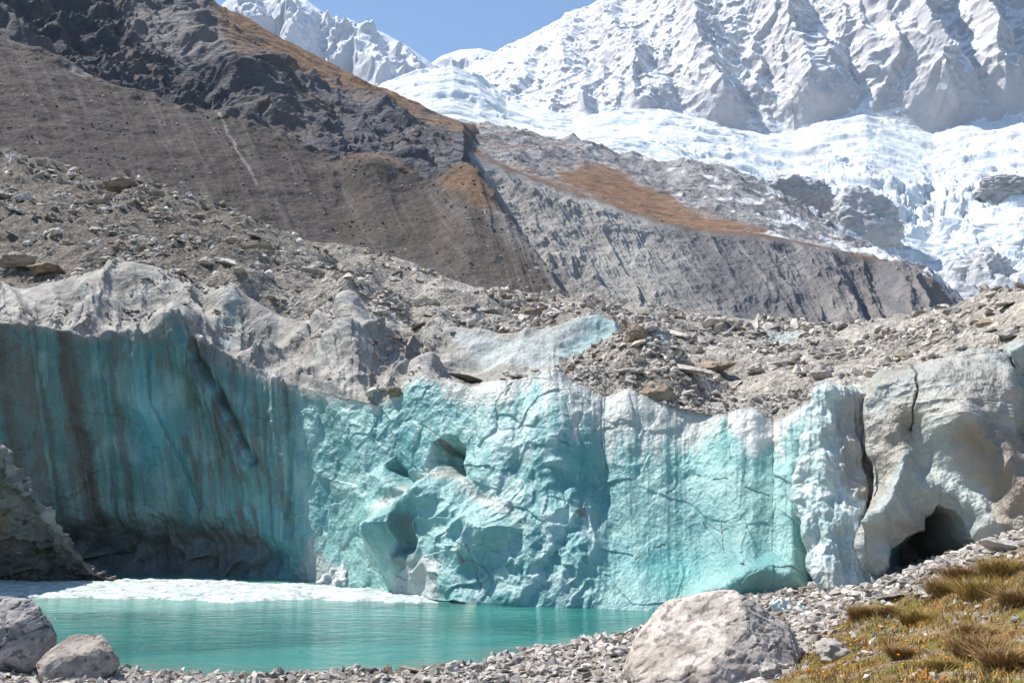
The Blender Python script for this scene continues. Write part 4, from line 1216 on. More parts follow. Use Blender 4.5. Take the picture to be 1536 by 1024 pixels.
n2_ = N.new('ShaderNodeTexNoise'); L.new(mapv((4.5, 9., 1)), n2_.inputs['Vector']); n2_.inputs['Scale'].default_value = 1; n2_.inputs['Detail'].default_value = 4
b1_ = N.new('ShaderNodeBump'); b1_.inputs['Strength'].default_value = .8; b1_.inputs['Distance'].default_value = .22
b2_ = N.new('ShaderNodeBump'); b2_.inputs['Strength'].default_value = .8; b2_.inputs['Distance'].default_value = .06
L.new(n1.outputs[0], b1_.inputs['Height']); L.new(n2_.outputs[0], b2_.inputs['Height']); L.new(b1_.outputs[0], b2_.inputs['Normal']); L.new(b2_.outputs[0], b.inputs['Normal'])
b.inputs['Roughness'].default_value = .08; b.inputs['IOR'].default_value = 1.33; b.inputs['Specular IOR Level'].default_value = .5
xs = np.linspace(-45, 22, 420); ys = np.linspace(8, 50, 320)
GX, GY = np.meshgrid(xs, ys)
g = np.stack([GX, GY, GX * 0], -1)
px, py = proj(g)
depth = -gz(np.stack([GX, GY], -1))
colr = mix(np.broadcast_to(A([.020, .150, .127]), g.shape), (.040, .20, .17), ss(-.2, .3, fbm(g / A([7, 3, 1.]), 3, seed=1501)))
shelf = sdf(px + 20 * fbm(g / A([3, 1.5, 1]), 4, seed=1503), py + 5 * fbm(g / A([3, 1.5, 1]), 4, seed=1505), [(-300, 860), (420, 862), (620, 885), (700, 896), (520, 908), (330, 913), (200, 915), (60, 912), (-300, 905)])
colr = mix(colr, (.15, .33, .28), ss(8, -10, shelf) * .75)
colr = mix(colr, (.13, .21, .17), ss(.25, .0, depth) * .7)
o = grid_mesh('water', g, colr, m)
tag(o, kind='structure')

# floating slush and foam
xs = np.linspace(-30, 1, 700); ys = np.linspace(28, 42, 330)
GX, GY = np.meshgrid(xs, ys)
g = np.stack([GX, GY, GX * 0], -1)
px, py = proj(g)
wy = 3.5 * fbm(g / A([2.2, 1.2, 1]), 5, .6, seed=1601)
sl = sdf(px + 18 * fbm(g / A([2, 1., 1]), 4, seed=1603), py + wy, [(-300, 872), (60, 872), (130, 869), (300, 869), (480, 878), (600, 886), (720, 898), (620, 905), (540, 903), (440, 899), (330, 904), (255, 901), (150, 898), (60, 897), (-300, 896)])
thick = ss(1., -3., sl)
hole = ss(.05, .45, fbm(g / A([1.6, .45, 1]), 5, .62, seed=1605) + .3 * ss(-9, 0, sl)) * .9
hz = thick * (.07 + .06 * fbm(g / A([1., .5, 1]), 5, .6, seed=1607)) - .05 * (1 - thick) - .09 * hole
g[..., 2] = np.where(thick > 0, np.maximum(hz, -.06), -.06)
colr = mix(np.broadcast_to(A([.58, .61, .60]), g.shape), (.38, .53, .49), ss(-.2, .4, fbm(g / A([1.4, .6, 1]), 5, .6, seed=1609)) * .6)
colr = mix(colr, (.30, .33, .31), ss(.18, .45, fbm(g / A([.9, .35, 1]), 5, .65, seed=1611)) * .7)
o = grid_mesh('floating_slush', g, colr, M['slush'])
tag(o, kind='stuff')
tag(o, 'white band of floating slush ice on the far side of the lake')

# ------------------------------------------------------------------ individual rocks
print('stones')
TINTS = {'pale': M['pale'], 'grey': M['grey'], 'brown': M['brown']}
rr = random.Random(3)
ALL = []          # picture position, landmark phrase


def put_rock(name, cat, loc, size, tint, rng, variant=None, squash=1.0, rot=None, sink=.3, nrm=None):
    me_ = ROCKS[variant if variant is not None else rng.randrange(len(ROCKS))]
    o_ = bpy.data.objects.new(name, me_)
    C.objects.link(o_)
    o_.scale = (size * rng.uniform(.9, 1.15), size * rng.uniform(.8, 1.1), size * squash)
    o_.rotation_euler = Euler((rng.uniform(-.3, .3), rng.uniform(-.3, .3), rot if rot is not None else rng.uniform(0, 6.28)))
    o_.location = (loc[0], loc[1], loc[2] + size * squash * sink)
    o_.material_slots[0].link = 'OBJECT'
    o_.material_slots[0].material = TINTS[tint]
    o_['category'] = cat
    return o_


def grid_hit(gpx, x, y):
    g_, px_, py_ = gpx
    d_ = ((px_ - x) ** 2 + (py_ - y) ** 2).ravel()
    k_ = np.argmin(np.where(d_ < max(6., d_.min() + .01), g_[..., 1].ravel(), 9e9))
    return g_.reshape(-1, 3)[k_]


USED = set()
MARKS = []        # (px, py, phrase)


def uniq(lab):
    if lab in USED: return False
    USED.add(lab); return True


# named boulders on the debris: px, py, width in picture px, squash, tint, variant, label, phrase
LM = [
    (988, 590, 50, .62, 'brown', 3, 'large tan boulder on the stony debris edge above the turquoise cliff', 'the large tan boulder'),
    (1231, 560, 38, .85, 'pale', 0, 'rounded cream boulder near the top of the pale ice column', 'the cream boulder'),
    (1285, 574, 44, .60, 'pale', 5, 'wedge shaped pale boulder just above the large ice block', 'the pale wedge boulder'),
    (1085, 574, 32, .50, 'pale', 6, 'smooth white egg shaped stone in the dark debris hollow', 'the white egg stone'),
    (1072, 540, 62, .42, 'brown', 2, 'flat topped brown slab tilted in the middle of the debris field', 'the brown slab'),
    (1030, 552, 60, .30, 'pale', 4, 'long pale slab leaning left beside the brown slab', 'the leaning pale slab'),
    (955, 500, 34, .80, 'brown', 8, 'knobbly brown boulder on the small ice hump in the debris', 'the knobbly brown boulder'),
    (975, 490, 26, .75, 'grey', 1, 'dark grey boulder on top of the small ice hump', 'the dark boulder on the ice hump'),
    (1072, 486, 34, .60, 'pale', 10, 'square pale block on the debris skyline with a dark right side', 'the square skyline block'),
    (1125, 490, 30, .30, 'pale', 4, 'white flat slab lying just under the debris skyline', 'the white skyline slab'),
    (1018, 508, 44, .40, 'pale', 9, 'broad cream slab behind the ice hump', 'the broad cream slab'),
    (1163, 500, 24, .70, 'grey', 11, 'grey overhanging rock above the small blue ice window', 'the overhanging grey rock'),
    (868, 604 - 22, 24, .70, 'grey', 1, 'dark wedge rock on the lip right of the pale ice lens', 'the dark wedge rock'),
    (1315, 560, 30, .5, 'pale', 2, 'low pale stone behind the top of the large ice block', 'the low pale stone'),
    (1345, 520, 34, .45, 'grey', 7, 'grey flat stone below the right hand debris ridge', 'the flat stone below the right ridge'),
    (1385, 488, 26, .65, 'pale', 0, 'pale boulder sitting on the skyline where the right ridge starts', 'the boulder where the right ridge starts'),
    (1260, 487, 24, .6, 'grey', 5, 'rounded grey boulder on the low skyline left of the right ridge', 'the grey skyline boulder'),
    (1110, 600, 30, .6, 'pale', 13, 'pale rounded stone at the debris edge over the turquoise wall', 'the pale edge stone'),
    (1145, 590, 40, .45, 'grey', 12, 'flat grey rock roofing the dark hollow', 'the flat roof rock'),
    (1180, 535, 44, .35, 'pale', 9, 'pale flat slab between the blue ice window and the cream boulder', 'the pale flat slab'),
    (290, 365, 34, .75, 'grey', 10, 'dark prism shaped boulder halfway up the brown debris hill', 'the dark prism boulder'),
    (378, 398, 54, .35, 'grey', 4, 'long grey slab sticking out at the foot of the brown debris hill', 'the long grey slab'),
    (25, 402, 52, .60, 'grey', 2, 'big grey block at the left edge above the ice crest', 'the big grey block'),
    (80, 358, 32, .5, 'pale', 5, 'pale tilted slab on the left part of the brown debris hill', 'the tilted pale slab'),
    (108, 372, 36, .42, 'pale', 9, 'pale flat slab resting right of the tilted slab on the hill', 'the resting pale slab'),
    (20, 345, 36, .45, 'grey', 7, 'grey flat rock near the left edge of the debris hill', 'the grey edge rock'),
    (70, 405, 44, .5, 'brown', 12, 'brown half buried rock behind the left end of the ice crest', 'the half buried brown rock'),
    (145, 320, 30, .35, 'pale', 4, 'thin pale slab high on the brown debris hill', 'the thin pale slab'),
    (140, 352, 24, .5, 'pale', 6, 'small white stone below the thin slab on the hill', 'the small white stone'),
    (185, 280, 50, .45, 'grey', 2, 'grey hump of rock on the skyline of the brown hill', 'the grey rock hump on the skyline'),
    (342, 412, 34, .4, 'pale', 13, 'white flat stone at the top of the grey ice crest', 'the white crest stone'),
    (470, 432, 36, .5, 'pale', 0, 'pale boulder on the debris above the dark ice hollows', 'the boulder above the ice hollows'),
    (560, 448, 34, .4, 'pale', 9, 'cream slab on the debris in the middle of the picture', 'the cream slab behind the ice crest'),
    (640, 455, 40, .45, 'pale', 5, 'wide pale boulder behind the folded ice crest', 'the wide pale boulder'),
    (730, 470, 38, .4, 'grey', 7, 'grey slab on the debris above the pale ice lens', 'the grey slab above the ice lens'),
    (795, 462, 40, .5, 'brown', 3, 'brown boulder at the debris skyline above the pale ice lens', 'the brown skyline boulder'),
    (880, 462, 26, .6, 'grey', 1, 'dark boulder just behind the tip of the pale ice lens', 'the dark boulder behind the ice lens'),
    (700, 558 + 6, 46, .28, 'brown', 4, 'flat brown slab on the ice lip above the twin hollows', 'the brown lip slab'),
    (775, 562, 40, .35, 'grey', 2, 'grey flat rock on the ice lip left of the bare white wall', 'the grey lip rock'),
    (560, 592, 34, .5, 'pale', 6, 'pale boulder wedged in the dip of the ice lip', 'the wedged pale boulder'),
    (590, 588, 26, .55, 'brown', 8, 'brown stone right of the boulder wedged in the ice lip dip', 'the brown stone in the lip dip'),
    (1440, 520, 30, .5, 'grey', 11, 'grey stone on the sandy ridge above the crack in the large block', 'the sandy ridge stone'),
    (1480, 470, 34, .5, 'brown', 3, 'dark brown boulder high on the right hand debris ridge', 'the high brown boulder'),
    (1510, 455, 30, .5, 'grey', 7, 'grey boulder near the top right end of the debris ridge', 'the top ridge boulder'),
]
GRP = 'rocks lying on the debris covered glacier'
TAKEN = []
for x, y, w, sq, tint, var, lab, ph in LM:
    surf = DEB
    if (x < 945 and y > back(x) + 14): surf = CREST
    if 835 < x < 1050 and y > mtop(x): surf = MOUND
    loc = grid_hit(surf, x, y + w * sq * .3)
    size = w / F * loc[1] * .68
    o = put_rock('boulder', 'boulder', loc, size, tint, rr, var, sq * 1.25, rot=rr.uniform(-.5, .5), sink=.4)
    o['label'] = lab; o['group'] = GRP; USED.add(lab)
    MARKS.append((x, y, ph)); TAKEN.append((x, y, w))

SHAPES = {4: 'flat', 9: 'flat', 2: 'squat', 7: 'squat', 12: 'squat', 3: 'blocky', 8: 'blocky', 13: 'blocky', 0: 'chunky', 5: 'chunky', 10: 'chunky', 1: 'angular', 6: 'angular', 11: 'angular'}


def auto_label(x, y, tint, var, noun, marks, tail=''):
    cand = sorted(marks, key=lambda m_: (m_[0] - x) ** 2 + ((m_[1] - y) * 1.6) ** 2)[:4]
    for adj in ('', SHAPES[var] + ' '):
        for mx_, my_, ph in cand[:1] if not adj else cand:
            dx_, dy_ = x - mx_, y - my_
            rel = ('right of' if dx_ > 0 else 'left of') if abs(dx_) > 1.6 * abs(dy_) else ('below' if dy_ > 0 else 'above')
            lab = f'{adj}{tint} {noun} {rel} {ph}{tail}'
            if len(lab.split()) >= 4 and uniq(lab): return lab
    for k_ in ('small', 'low', 'rough', 'half buried', 'tilted'):
        lab = f'{k_} {SHAPES[var]} {tint} {noun} {rel} {cand[0][2]}{tail}'
        if uniq(lab): return lab
    return None


cnt = 0
tries = 0
while cnt < 235 and tries < 5000:
    tries += 1
    x = rr.uniform(0, 1536)
    if rr.random() < .45: x = rr.uniform(840, 1420)
    s_, f_ = float(skyd(x)), float(front(A(x)))
    t_ = rr.random() ** .8
    y = s_ + 3 + (f_ - s_ - 8) * t_
    w = rr.uniform(13, 23) + 18 * rr.random() ** 3 * (.4 + t_)
    if any(abs(x - a) < (w + c) * .55 and abs(y - b_) < (w + c) * .3 for a, b_, c in TAKEN): continue
    loc = grid_hit(MOUND if 835 < x < 1050 and y > mtop(x) else DEB, x, y)
    var = rr.randrange(len(ROCKS)); tint = rr.choices(['pale', 'grey', 'brown'], [.62, .28, .10])[0]
    lab = auto_label(x, y, tint, var, 'stone', MARKS)
    if lab is None: continue
    o = put_rock('stone', 'stone', loc, w / F * loc[1] * .66, tint, rr, var, rr.uniform(.45, .85), sink=.35)
    o['label'] = lab; o['group'] = GRP
    TAKEN.append((x, y, w)); cnt += 1

cnt = tries = 0
while cnt < 60 and tries < 3000:
    tries += 1
    x = rr.uniform(840, 1420) if rr.random() < .75 else rr.uniform(0, 840)
    s_, f_ = float(skyd(x)), float(front(A(x)))
    t_ = rr.random() ** .75
    y = s_ + 6 + (f_ - s_ - 12) * t_
    if x < 840 and y > float(back(x)) - 6: continue
    w = rr.uniform(24, 36) * (.6 + .6 * t_)
    if any(abs(x - a) < (w + c) * .5 and abs(y - b_) < (w + c) * .27 for a, b_, c in TAKEN): continue
    loc = grid_hit(MOUND if 835 < x < 1050 and y > mtop(x) else DEB, x, y)
    var = rr.choice([0, 1, 3, 5, 6, 8, 10, 11, 13, 2]); tint = rr.choices(['pale', 'grey', 'brown'], [.7, .2, .10])[0]
    lab = auto_label(x, y, tint, var, 'block of rock', MARKS)
    if lab is None: continue
    o = put_rock('boulder', 'boulder', loc, w / F * loc[1] * .64, tint, rr, var, rr.uniform(.5, .85), sink=.3)
    o['label'] = lab; o['group'] = GRP
    TAKEN.append((x, y, w)); cnt += 1

# small rubble as one mass
r = np.random.default_rng(91)
pts, a_, b_ = pick(DEB, 19000, r, weight=ss(.1, .9, .12 + .88 * ss(-.1, .4, fbm(DEB[0] / 5, 4, seed=1701))))
s_ = (.0012 + .0075 * r.random(len(pts)) ** 3.2) * pts[:, 1] * np.where(a_ < 700, .8, 1.)
pc, a2, b2 = pick(CREST, 2200, r, weight=ss(.0, .5, fbm(CREST[0] / 2.5, 4, seed=1703)) * (1 - ss(640, 690, CREST[1]) * ss(470, 490, CREST[2]) * ss(552, 545, CREST[2])))
sc_ = (.0008 + .0045 * r.random(len(pc)) ** 4.) * pc[:, 1]
pm, a3, b3 = pick(MOUND, 1300, r)
pe, a4, b4 = pick(DEB, 900, r, weight=ss(1040, 1080, DEB[1]) * ss(1310, 1290, DEB[1]) * ss(26, 6, front(DEB[1]) - DEB[2]))
pf, a5, b5 = pick(CREST, 260, r, weight=ss(1040, 1060, CREST[1]) * ss(1220, 1200, CREST[1]))
pm = np.concatenate([pm, pe, pf])
sm_ = (.0012 + .005 * r.random(len(pm)) ** 3.5) * pm[:, 1]
tag(scatter('rubble', np.concatenate([pts, pc, pm]), np.concatenate([s_, sc_, sm_]), stone_cols(len(pts) + len(pc) + len(pm), r)), kind='stuff')
pp_, a_, b_ = pick(PILE, 160, r)
tag(scatter('rock_pile_debris', pp_, (.002 + .009 * r.random(160) ** 2.5) * pp_[:, 1], .55 * stone_cols(160, r, (.3, .5, .2))), kind='stuff')

# ------------------------------------------------------------------ shore boulders
print('shore rocks')


def big_boulder(name, label, pts, base, seed, cols, rough=.12):
    """convex stone through given points (metres, local), refined and weathered"""
    bm = bmesh.new()
    for p_ in pts: bm.verts.new(p_)
    bmesh.ops.convex_hull(bm, input=bm.verts)
    loose = [v for v in bm.verts if not v.link_faces]
    bmesh.ops.delete(bm, geom=loose, context='VERTS')
    bmesh.ops.bevel(bm, geom=list(bm.edges), offset=.045, segments=2, profile=.6, affect='EDGES', clamp_overlap=True)
    bmesh.ops.triangulate(bm, faces=list(bm.faces))
    for _ in range(8):
        lng = [e for e in bm.edges if e.calc_length() > .034]
        if not lng or len(bm.verts) > 120000: break
        bmesh.ops.subdivide_edges(bm, edges=lng, cuts=1)
        bmesh.ops.triangulate(bm, faces=[f for f in bm.faces if len(f.verts) > 3])
    bmesh.ops.recalc_face_normals(bm, faces=list(bm.faces))
    bmesh.ops.smooth_vert(bm, verts=list(bm.verts), factor=.5, use_axis_x=True, use_axis_y=True, use_axis_z=True)
    bm.normal_update(); bm.verts.index_update()
    V = A([v.co[:] for v in bm.verts]); Nn = A([v.normal[:] for v in bm.verts])
    Fc = A([[v.index for v in f.verts] for f in bm.faces]); bm.free()
    rq = np.random.default_rng(seed)
    cen = V.mean(0)
    V = cen + (V - cen) * 1.035
    for _ in range(34):
        n_ = rq.normal(size=3); n_[2] = abs(n_[2]) * .9; n_ /= np.linalg.norm(n_)
        s_p = (V - cen) @ n_
        V = V - n_ * np.maximum(0, s_p - s_p.max() * rq.uniform(.93, .985))[:, None]
    q_ = V + seed
    tilt = np.stack([V[:, 0] * .9 + V[:, 2] * .45, V[:, 1], V[:, 2] * .9 - V[:, 0] * .45], -1) + seed
    wq_ = .25 * np.stack([fbm(q_ * 1.2, 3, seed=seed + 1), fbm(q_ * 1.2, 3, seed=seed + 2), fbm(q_ * 1.2, 3, seed=seed + 3)], -1)
    f_, fe_, fr_ = facets(tilt / A([.75, .7, .42]) + wq_, seed=seed, tilt=1.)
    f2_, fe2_, _ = facets(tilt / A([.3, .3, .16]) + wq_, seed=seed + 5, tilt=1.)
    crk = ridged(tilt / A([1.6, 1.2, .6]) + wq_ * 2, 4, .5, seed=seed + 7)
    gv = ridged(tilt / A([1.5, 1.1, .22]) + wq_ * 1.2, 4, .55, seed=seed + 7)
    pit = fbm(q_ * 5, 5, .65, seed=seed + 13)
    gr_ = ss(1.2, 1.6, gv) * ss(-.2, .3, fbm(q_ * 1.1, 3, seed=seed + 15))
    h = rough * (.35 * f_ + .2 * f2_ + .06 * fbm(q_ * 1.5, 3, .5, seed=seed + 9) - .28 * gr_) + .008 * pit - .012 * ss(.3, .6, pit)
    V = V + Nn * h[:, None]
    base_c, dark_c, stain_c = cols
    cl_ = mix(np.broadcast_to(A(base_c), V.shape), A(base_c) * .72, ss(-.1, .45, fbm(q_ * 2.2, 5, .6, seed=seed + 17)))
    cl_ = mix(cl_, A(base_c) * 1.18, ss(.5, .95, fr_) * .5)
    cl_ = mix(cl_, dark_c, np.clip(gr_ * .75 + ss(.22, .55, pit) * .7, 0, 1))
    cl_ = mix(cl_, stain_c, ss(.15, .5, fbm(q_ * A([1.2, 1.2, .8]), 5, .6, seed=seed + 19)) * .6)
    o_ = raw_mesh(name, V, Fc, cl_, True, M['boulder'])
    o_.location = tuple(float(c_) for c_ in base)
    tag(o_, label, 'boulder')
    return o_


b0 = ground_hit(1085, 1012)
s = b0[1] / F       # metres per picture px at that distance
bp = lambda x, y, dy: ((x - 1085) * s, dy, (1012 - y) * s)
big_boulder('boulder', 'large pale pointed boulder standing on the shore between lake and grass', [bp(950, 1012, .2), bp(948, 985, .0), bp(962, 960, .3), bp(985, 935, .5), bp(1020, 915, .7), bp(1060, 898, .5), bp(1098, 892, .45), bp(1112, 900, .2),
             bp(1150, 925, .3), bp(1195, 950, .5), bp(1210, 968, .3), bp(1206, 992, -.1), bp(1160, 1010, -.9), bp(1115, 920, -.15), bp(1110, 945, -.55), bp(1050, 985, -1.0), bp(1000, 1000, -.8), bp(960, 1020, -.6), bp(1040, 1050, -1.3), bp(1120, 1050, -1.3), bp(1210, 1030, -.2), bp(1200, 1020, 1.4), bp(950, 1030, 1.3), bp(1080, 960, 1.5)],
            b0, 41, ((.54, .48, .42), (.15, .125, .11), (.33, .28, .245)), .085)
b1 = ground_hit(110, 1014)
s = b1[1] / F
bp = lambda x, y, dy: ((x - 110) * s, dy, (1014 - y) * s)
big_boulder('boulder', 'smaller rounded grey boulder at the lower left on the shore', [bp(52, 1000, .1), bp(56, 985, .2), bp(80, 965, .2), bp(102, 957, .3), bp(138, 958, .3), bp(150, 966, .1), bp(172, 978, .1), bp(177, 990, .1), bp(168, 1008, -.1), bp(140, 1020, -.4), bp(105, 985, -.45), bp(145, 980, -.3), bp(80, 990, -.4), bp(90, 1022, -.5), bp(60, 1018, .2), bp(150, 1020, .7), bp(80, 1015, .8)],
            b1, 71, ((.36, .32, .28), (.09, .08, .07), (.20, .17, .145)), .09)
b2 = ground_hit(15, 1004)
s = b2[1] / F
bp = lambda x, y, dy: ((x - 15) * s, dy, (1004 - y) * s)
big_boulder('boulder', 'tall rough grey boulder cut by the left edge beside the lake', [bp(-70, 1000, .1), bp(-75, 950, .2), bp(-40, 905, .3), bp(-5, 897, .3), (bp(30, 904, .3)), bp(55, 925, .2), bp(72, 945, .2), bp(77, 965, .2), bp(70, 985, .1), bp(45, 1003, -.2), bp(20, 940, -.35), bp(-20, 930, -.4), bp(30, 980, -.5), bp(-40, 1000, -.5), bp(40, 1010, .9), bp(-60, 1010, .9)],
            b2, 91, ((.40, .37, .345), (.07, .062, .06), (.17, .15, .14)), .10)

SM = [
    (1250, 972, 76, .52, 'pale', 0, 'egg shaped pale boulder right of the large pointed boulder', 'the egg shaped boulder'),
    (1157, 1004, 36, .85, 'grey', 3, 'small pinkish grey block at the right foot of the large boulder', 'the pinkish block'),
    (622, 1002, 50, .42, 'brown', 9, 'flat topped brown stone at the water edge in the middle', 'the flat brown stone'),
    (716, 997, 32, .55, 'grey', 5, 'dark grey dome shaped stone at the water edge', 'the dome shaped stone'),
    (872, 980, 26, .7, 'pale', 6, 'white rounded stone among the shore pebbles', 'the white rounded stone'),
    (925, 975, 36, .6, 'pale', 0, 'pale stone just left of the large pointed boulder', 'the pale shore stone'),
    (583, 1004, 20, .9, 'brown', 8, 'small dark brown upright stone at the water edge', 'the upright brown stone'),
    (1135, 1022, 40, .5, 'pale', 13, 'low white stone in front of the pinkish block', 'the low white stone'),
    (1340, 893, 46, .42, 'grey', 7, 'grey half buried boulder below the cave mouth', 'the boulder below the cave mouth'),
    (1480, 846, 34, .55, 'pale', 5, 'round topped pale stone at the top of the stony bank', 'the stone atop the stony bank'),
    (1448, 938, 38, .22, 'pale', 4, 'thin white slab lying in the yellow grass', 'the white slab in the grass'),
    (1286, 888, 30, .6, 'pale', 2, 'pale stone at the foot of the ice column', 'the pale stone at the column foot'),
    (1510, 815, 60, .5, 'pale', 10, 'large pale rock beside the right end of the cave', 'the large rock beside the cave'),
    (1372, 850, 40, .35, 'grey', 12, 'flat grey rock on the sand in front of the cave', 'the flat rock before the cave'),
    (1232, 905, 26, .6, 'pale', 13, 'rounded pale stone under the left edge of the ice column', 'the stone under the ice column'),
]
SMARKS = [(1080, 950, 'the large pointed boulder'), (110, 985, 'the smaller left boulder')]
GS = 'stones along the lake shore'
STK = []
for x, y, w, sq, tint, var, lab, ph in SM:
    loc = ground_hit(x, y + w * sq * .35)
    o = put_rock('shore_stone', 'stone', loc, w / F * loc[1] * .62, tint, rr, var, sq, rot=rr.uniform(-.4, .4), sink=.35)
    o['label'] = lab; o['group'] = GS; USED.add(lab)
    SMARKS.append((x, y, ph)); STK.append((x, y, w))
band_top = line([(160, 1004), (450, 1010), (650, 1000), (750, 986), (850, 970), (950, 958), (1060, 930), (1110, 915), (1230, 898), (1300, 888), (1400, 850), (1536, 806)])
band_bot = line([(160, 1030), (900, 1030), (950, 1026), (1190, 1010), (1215, 970), (1262, 930), (1300, 912), (1390, 888), (1450, 862), (1536, 830)])
cnt = tries = 0
while cnt < 150 and tries < 4000:
    tries += 1
    x = rr.uniform(170, 1536)
    if rr.random() < .3: x = rr.uniform(780, 960)
    if rr.random() < .25: x = rr.uniform(1190, 1536)
    y = float(band_top(x)) + (float(band_bot(x)) - float(band_top(x))) * rr.random()
    if 945 < x < 1205 and y > 900 + abs(x - 1090) * .45: continue
    w = rr.uniform(9, 17) + 16 * rr.random() ** 3
    if any(abs(x - a) < (w + c) * .5 and abs(y - b_) < (w + c) * .26 for a, b_, c in STK): continue
    var = rr.randrange(len(ROCKS)); tint = rr.choices(['pale', 'grey', 'brown'], [.55, .33, .12])[0]
    lab = auto_label(x, y, tint, var, 'shore stone', SMARKS)
    if lab is None: continue
    loc = ground_hit(x, y)
    if loc[1] > 31: continue
    o = put_rock('shore_stone', 'stone', loc, w / F * loc[1] * .72, tint, rr, var, rr.uniform(.4, .75), sink=.3)
    o['label'] = lab; o['group'] = GS
    STK.append((x, y, w)); cnt += 1

# shingle mass
r = np.random.default_rng(123)
n_ = 60000
cand = np.stack([r.uniform(-16, 16, n_), r.uniform(9, 31, n_)], -1)
zz = gz(cand)
p3 = np.concatenate([cand, zz[:, None]], -1)
qx, qy = proj(p3)
ing = ss(-6, 14, qy - grassline(qx))
ok = (zz > -.06) & (qx > -80) & (qx < 1620) & (qy < 1060) & (r.random(n_) < (1 - .80 * ing))
dens = ss(-.35, .2, fbm(p3 / 1.3, 4, seed=1801))
ok &= r.random(n_) < .25 + .75 * dens
p3 = p3[ok][:15000]
s_ = (.0015 + .0062 * r.random(len(p3)) ** 3.2) * p3[:, 1]
tag(scatter('shingle', p3, s_, stone_cols(len(p3), r, (.5, .35, .15))), kind='stuff')

# small ice lumps fallen at the foot of the wall
for k_, (x, y, w, h_, lab) in enumerate([(1172, 905, 44, 40, 'pale lump of fallen ice at the right foot of the turquoise wall'), (1125, 912, 36, 34, 'bluish lump of fallen ice behind the large boulder'), (1205, 905, 26, 18, 'small grey ice lump beside the foot of the ice column'), (503, 862, 60, 50, 'grey triangular ice wedge leaning on the foot of the cliff by the slush')]):
    if k_ == 3: loc = PZ(x, 878, 0.) + A([0, .1, 0])
    else: loc = ground_hit(x, y + 10)
    V, Fc = rock_data(3000 + k_, 16, .9, 3, .16, .35)
    sc_ = w / F * loc[1] * .55
    V = V * A([sc_, sc_ * .8, h_ / F * loc[1] * .75])
    cl_ = mix(np.broadcast_to(A([.55, .68, .66]) if k_ < 3 else A([.44, .46, .45]), V.shape), (.62, .62, .58), ss(-.2, .3, fbm(V * 2, 4, seed=77 + k_)))
    o = raw_mesh('ice_lump', V, Fc, cl_, True, M['ice'])
    o.location = tuple(float(c_) for c_ in loc)
    tag(o, lab, 'ice lump', 'ice lumps at the foot of the cliff')

# ------------------------------------------------------------------ grass
print('grass')


def blades(pos, length, width, lean, bend, cols, r):
    """pos (n,3); curved three-segment blades; returns verts, faces, colours"""
    n = len(pos)
    az = r.uniform(0, 2 * np.pi, n)
    dirx, diry = np.cos(az), np.sin(az)
    t = A([0, .4, .75, 1.])
    wd = A([1., .8, .5, .06])
    out = (lean[:, None] * t + bend[:, None] * t * t) * length[:, None]
    up = (t - .35 * np.abs(bend)[:, None] * t * t) * length[:, None]
    side = az + np.pi / 2 + r.normal(0, .5, n)
    cx = pos[:, 0:1] + dirx[:, None] * out
    cy = pos[:, 1:2] + diry[:, None] * out
    cz = pos[:, 2:3] + up
    ox, oy = np.cos(side)[:, None] * wd * width[:, None], np.sin(side)[:, None] * wd * width[:, None]
    Lf = np.stack([cx - ox, cy - oy, cz], -1); Rt = np.stack([cx + ox, cy + oy, cz], -1)
    V = np.stack([Lf, Rt], 2).reshape(-1, 3)
    f = []
    for k in range(3):
        f.append([2 * k, 2 * k + 1, 2 * k + 3, 2 * k + 2])
    Fc = (A(f)[None] + (np.arange(n) * 8)[:, None, None]).reshape(-1, 4)
    return V, Fc, np.repeat(cols, 8, axis=0)


GCOL = A([[.36, .20, .045], [.27, .20, .045], [.42, .28, .10], [.18, .105, .05], [.20, .18, .04], [.44, .20, .04]])
r = np.random.default_rng(31)
n_ = 190000
cand = np.stack([r.uniform(1, 17, n_), r.uniform(7, 27, n_)], -1)
q3 = np.concatenate([cand, np.zeros((n_, 1))], -1)
p3 = np.concatenate([cand, gz(cand)[:, None]], -1)
qx, qy = proj(p3)
dens = ss(-.08, .18, fbm(q3 / .7, 4, .6, seed=1901))
ok = (qx > 1100) & (qx < 1640) & (qy < 1070) & (r.random(n_) < ss(-4, 16, qy - grassline(qx) + 14 * fbm(q3 / 1.2, 3, seed=1903)) * (.05 + .95 * dens))
p3 = p3[ok][:70000]
pt_ = fbm(p3 / A([1.3, 1.3, 1e6]), 3, seed=1905)
ci = np.clip(np.floor((pt_ + .45) / .9 * 5 + r.normal(0, .9, len(p3))), 0, 5).astype(int)
cl_ = GCOL[ci] * r.uniform(.7, 1.25, (len(p3), 1))
V, Fc, cc_ = blades(p3 - A([0, 0, .01]), r.uniform(.05, .15, len(p3)), r.uniform(.004, .009, len(p3)), r.uniform(0, .7, len(p3)), r.uniform(0, .7, len(p3)), cl_, r)
o = raw_mesh('grass', V, Fc, cc_, True, M['grass'])
tag(o, kind='stuff')

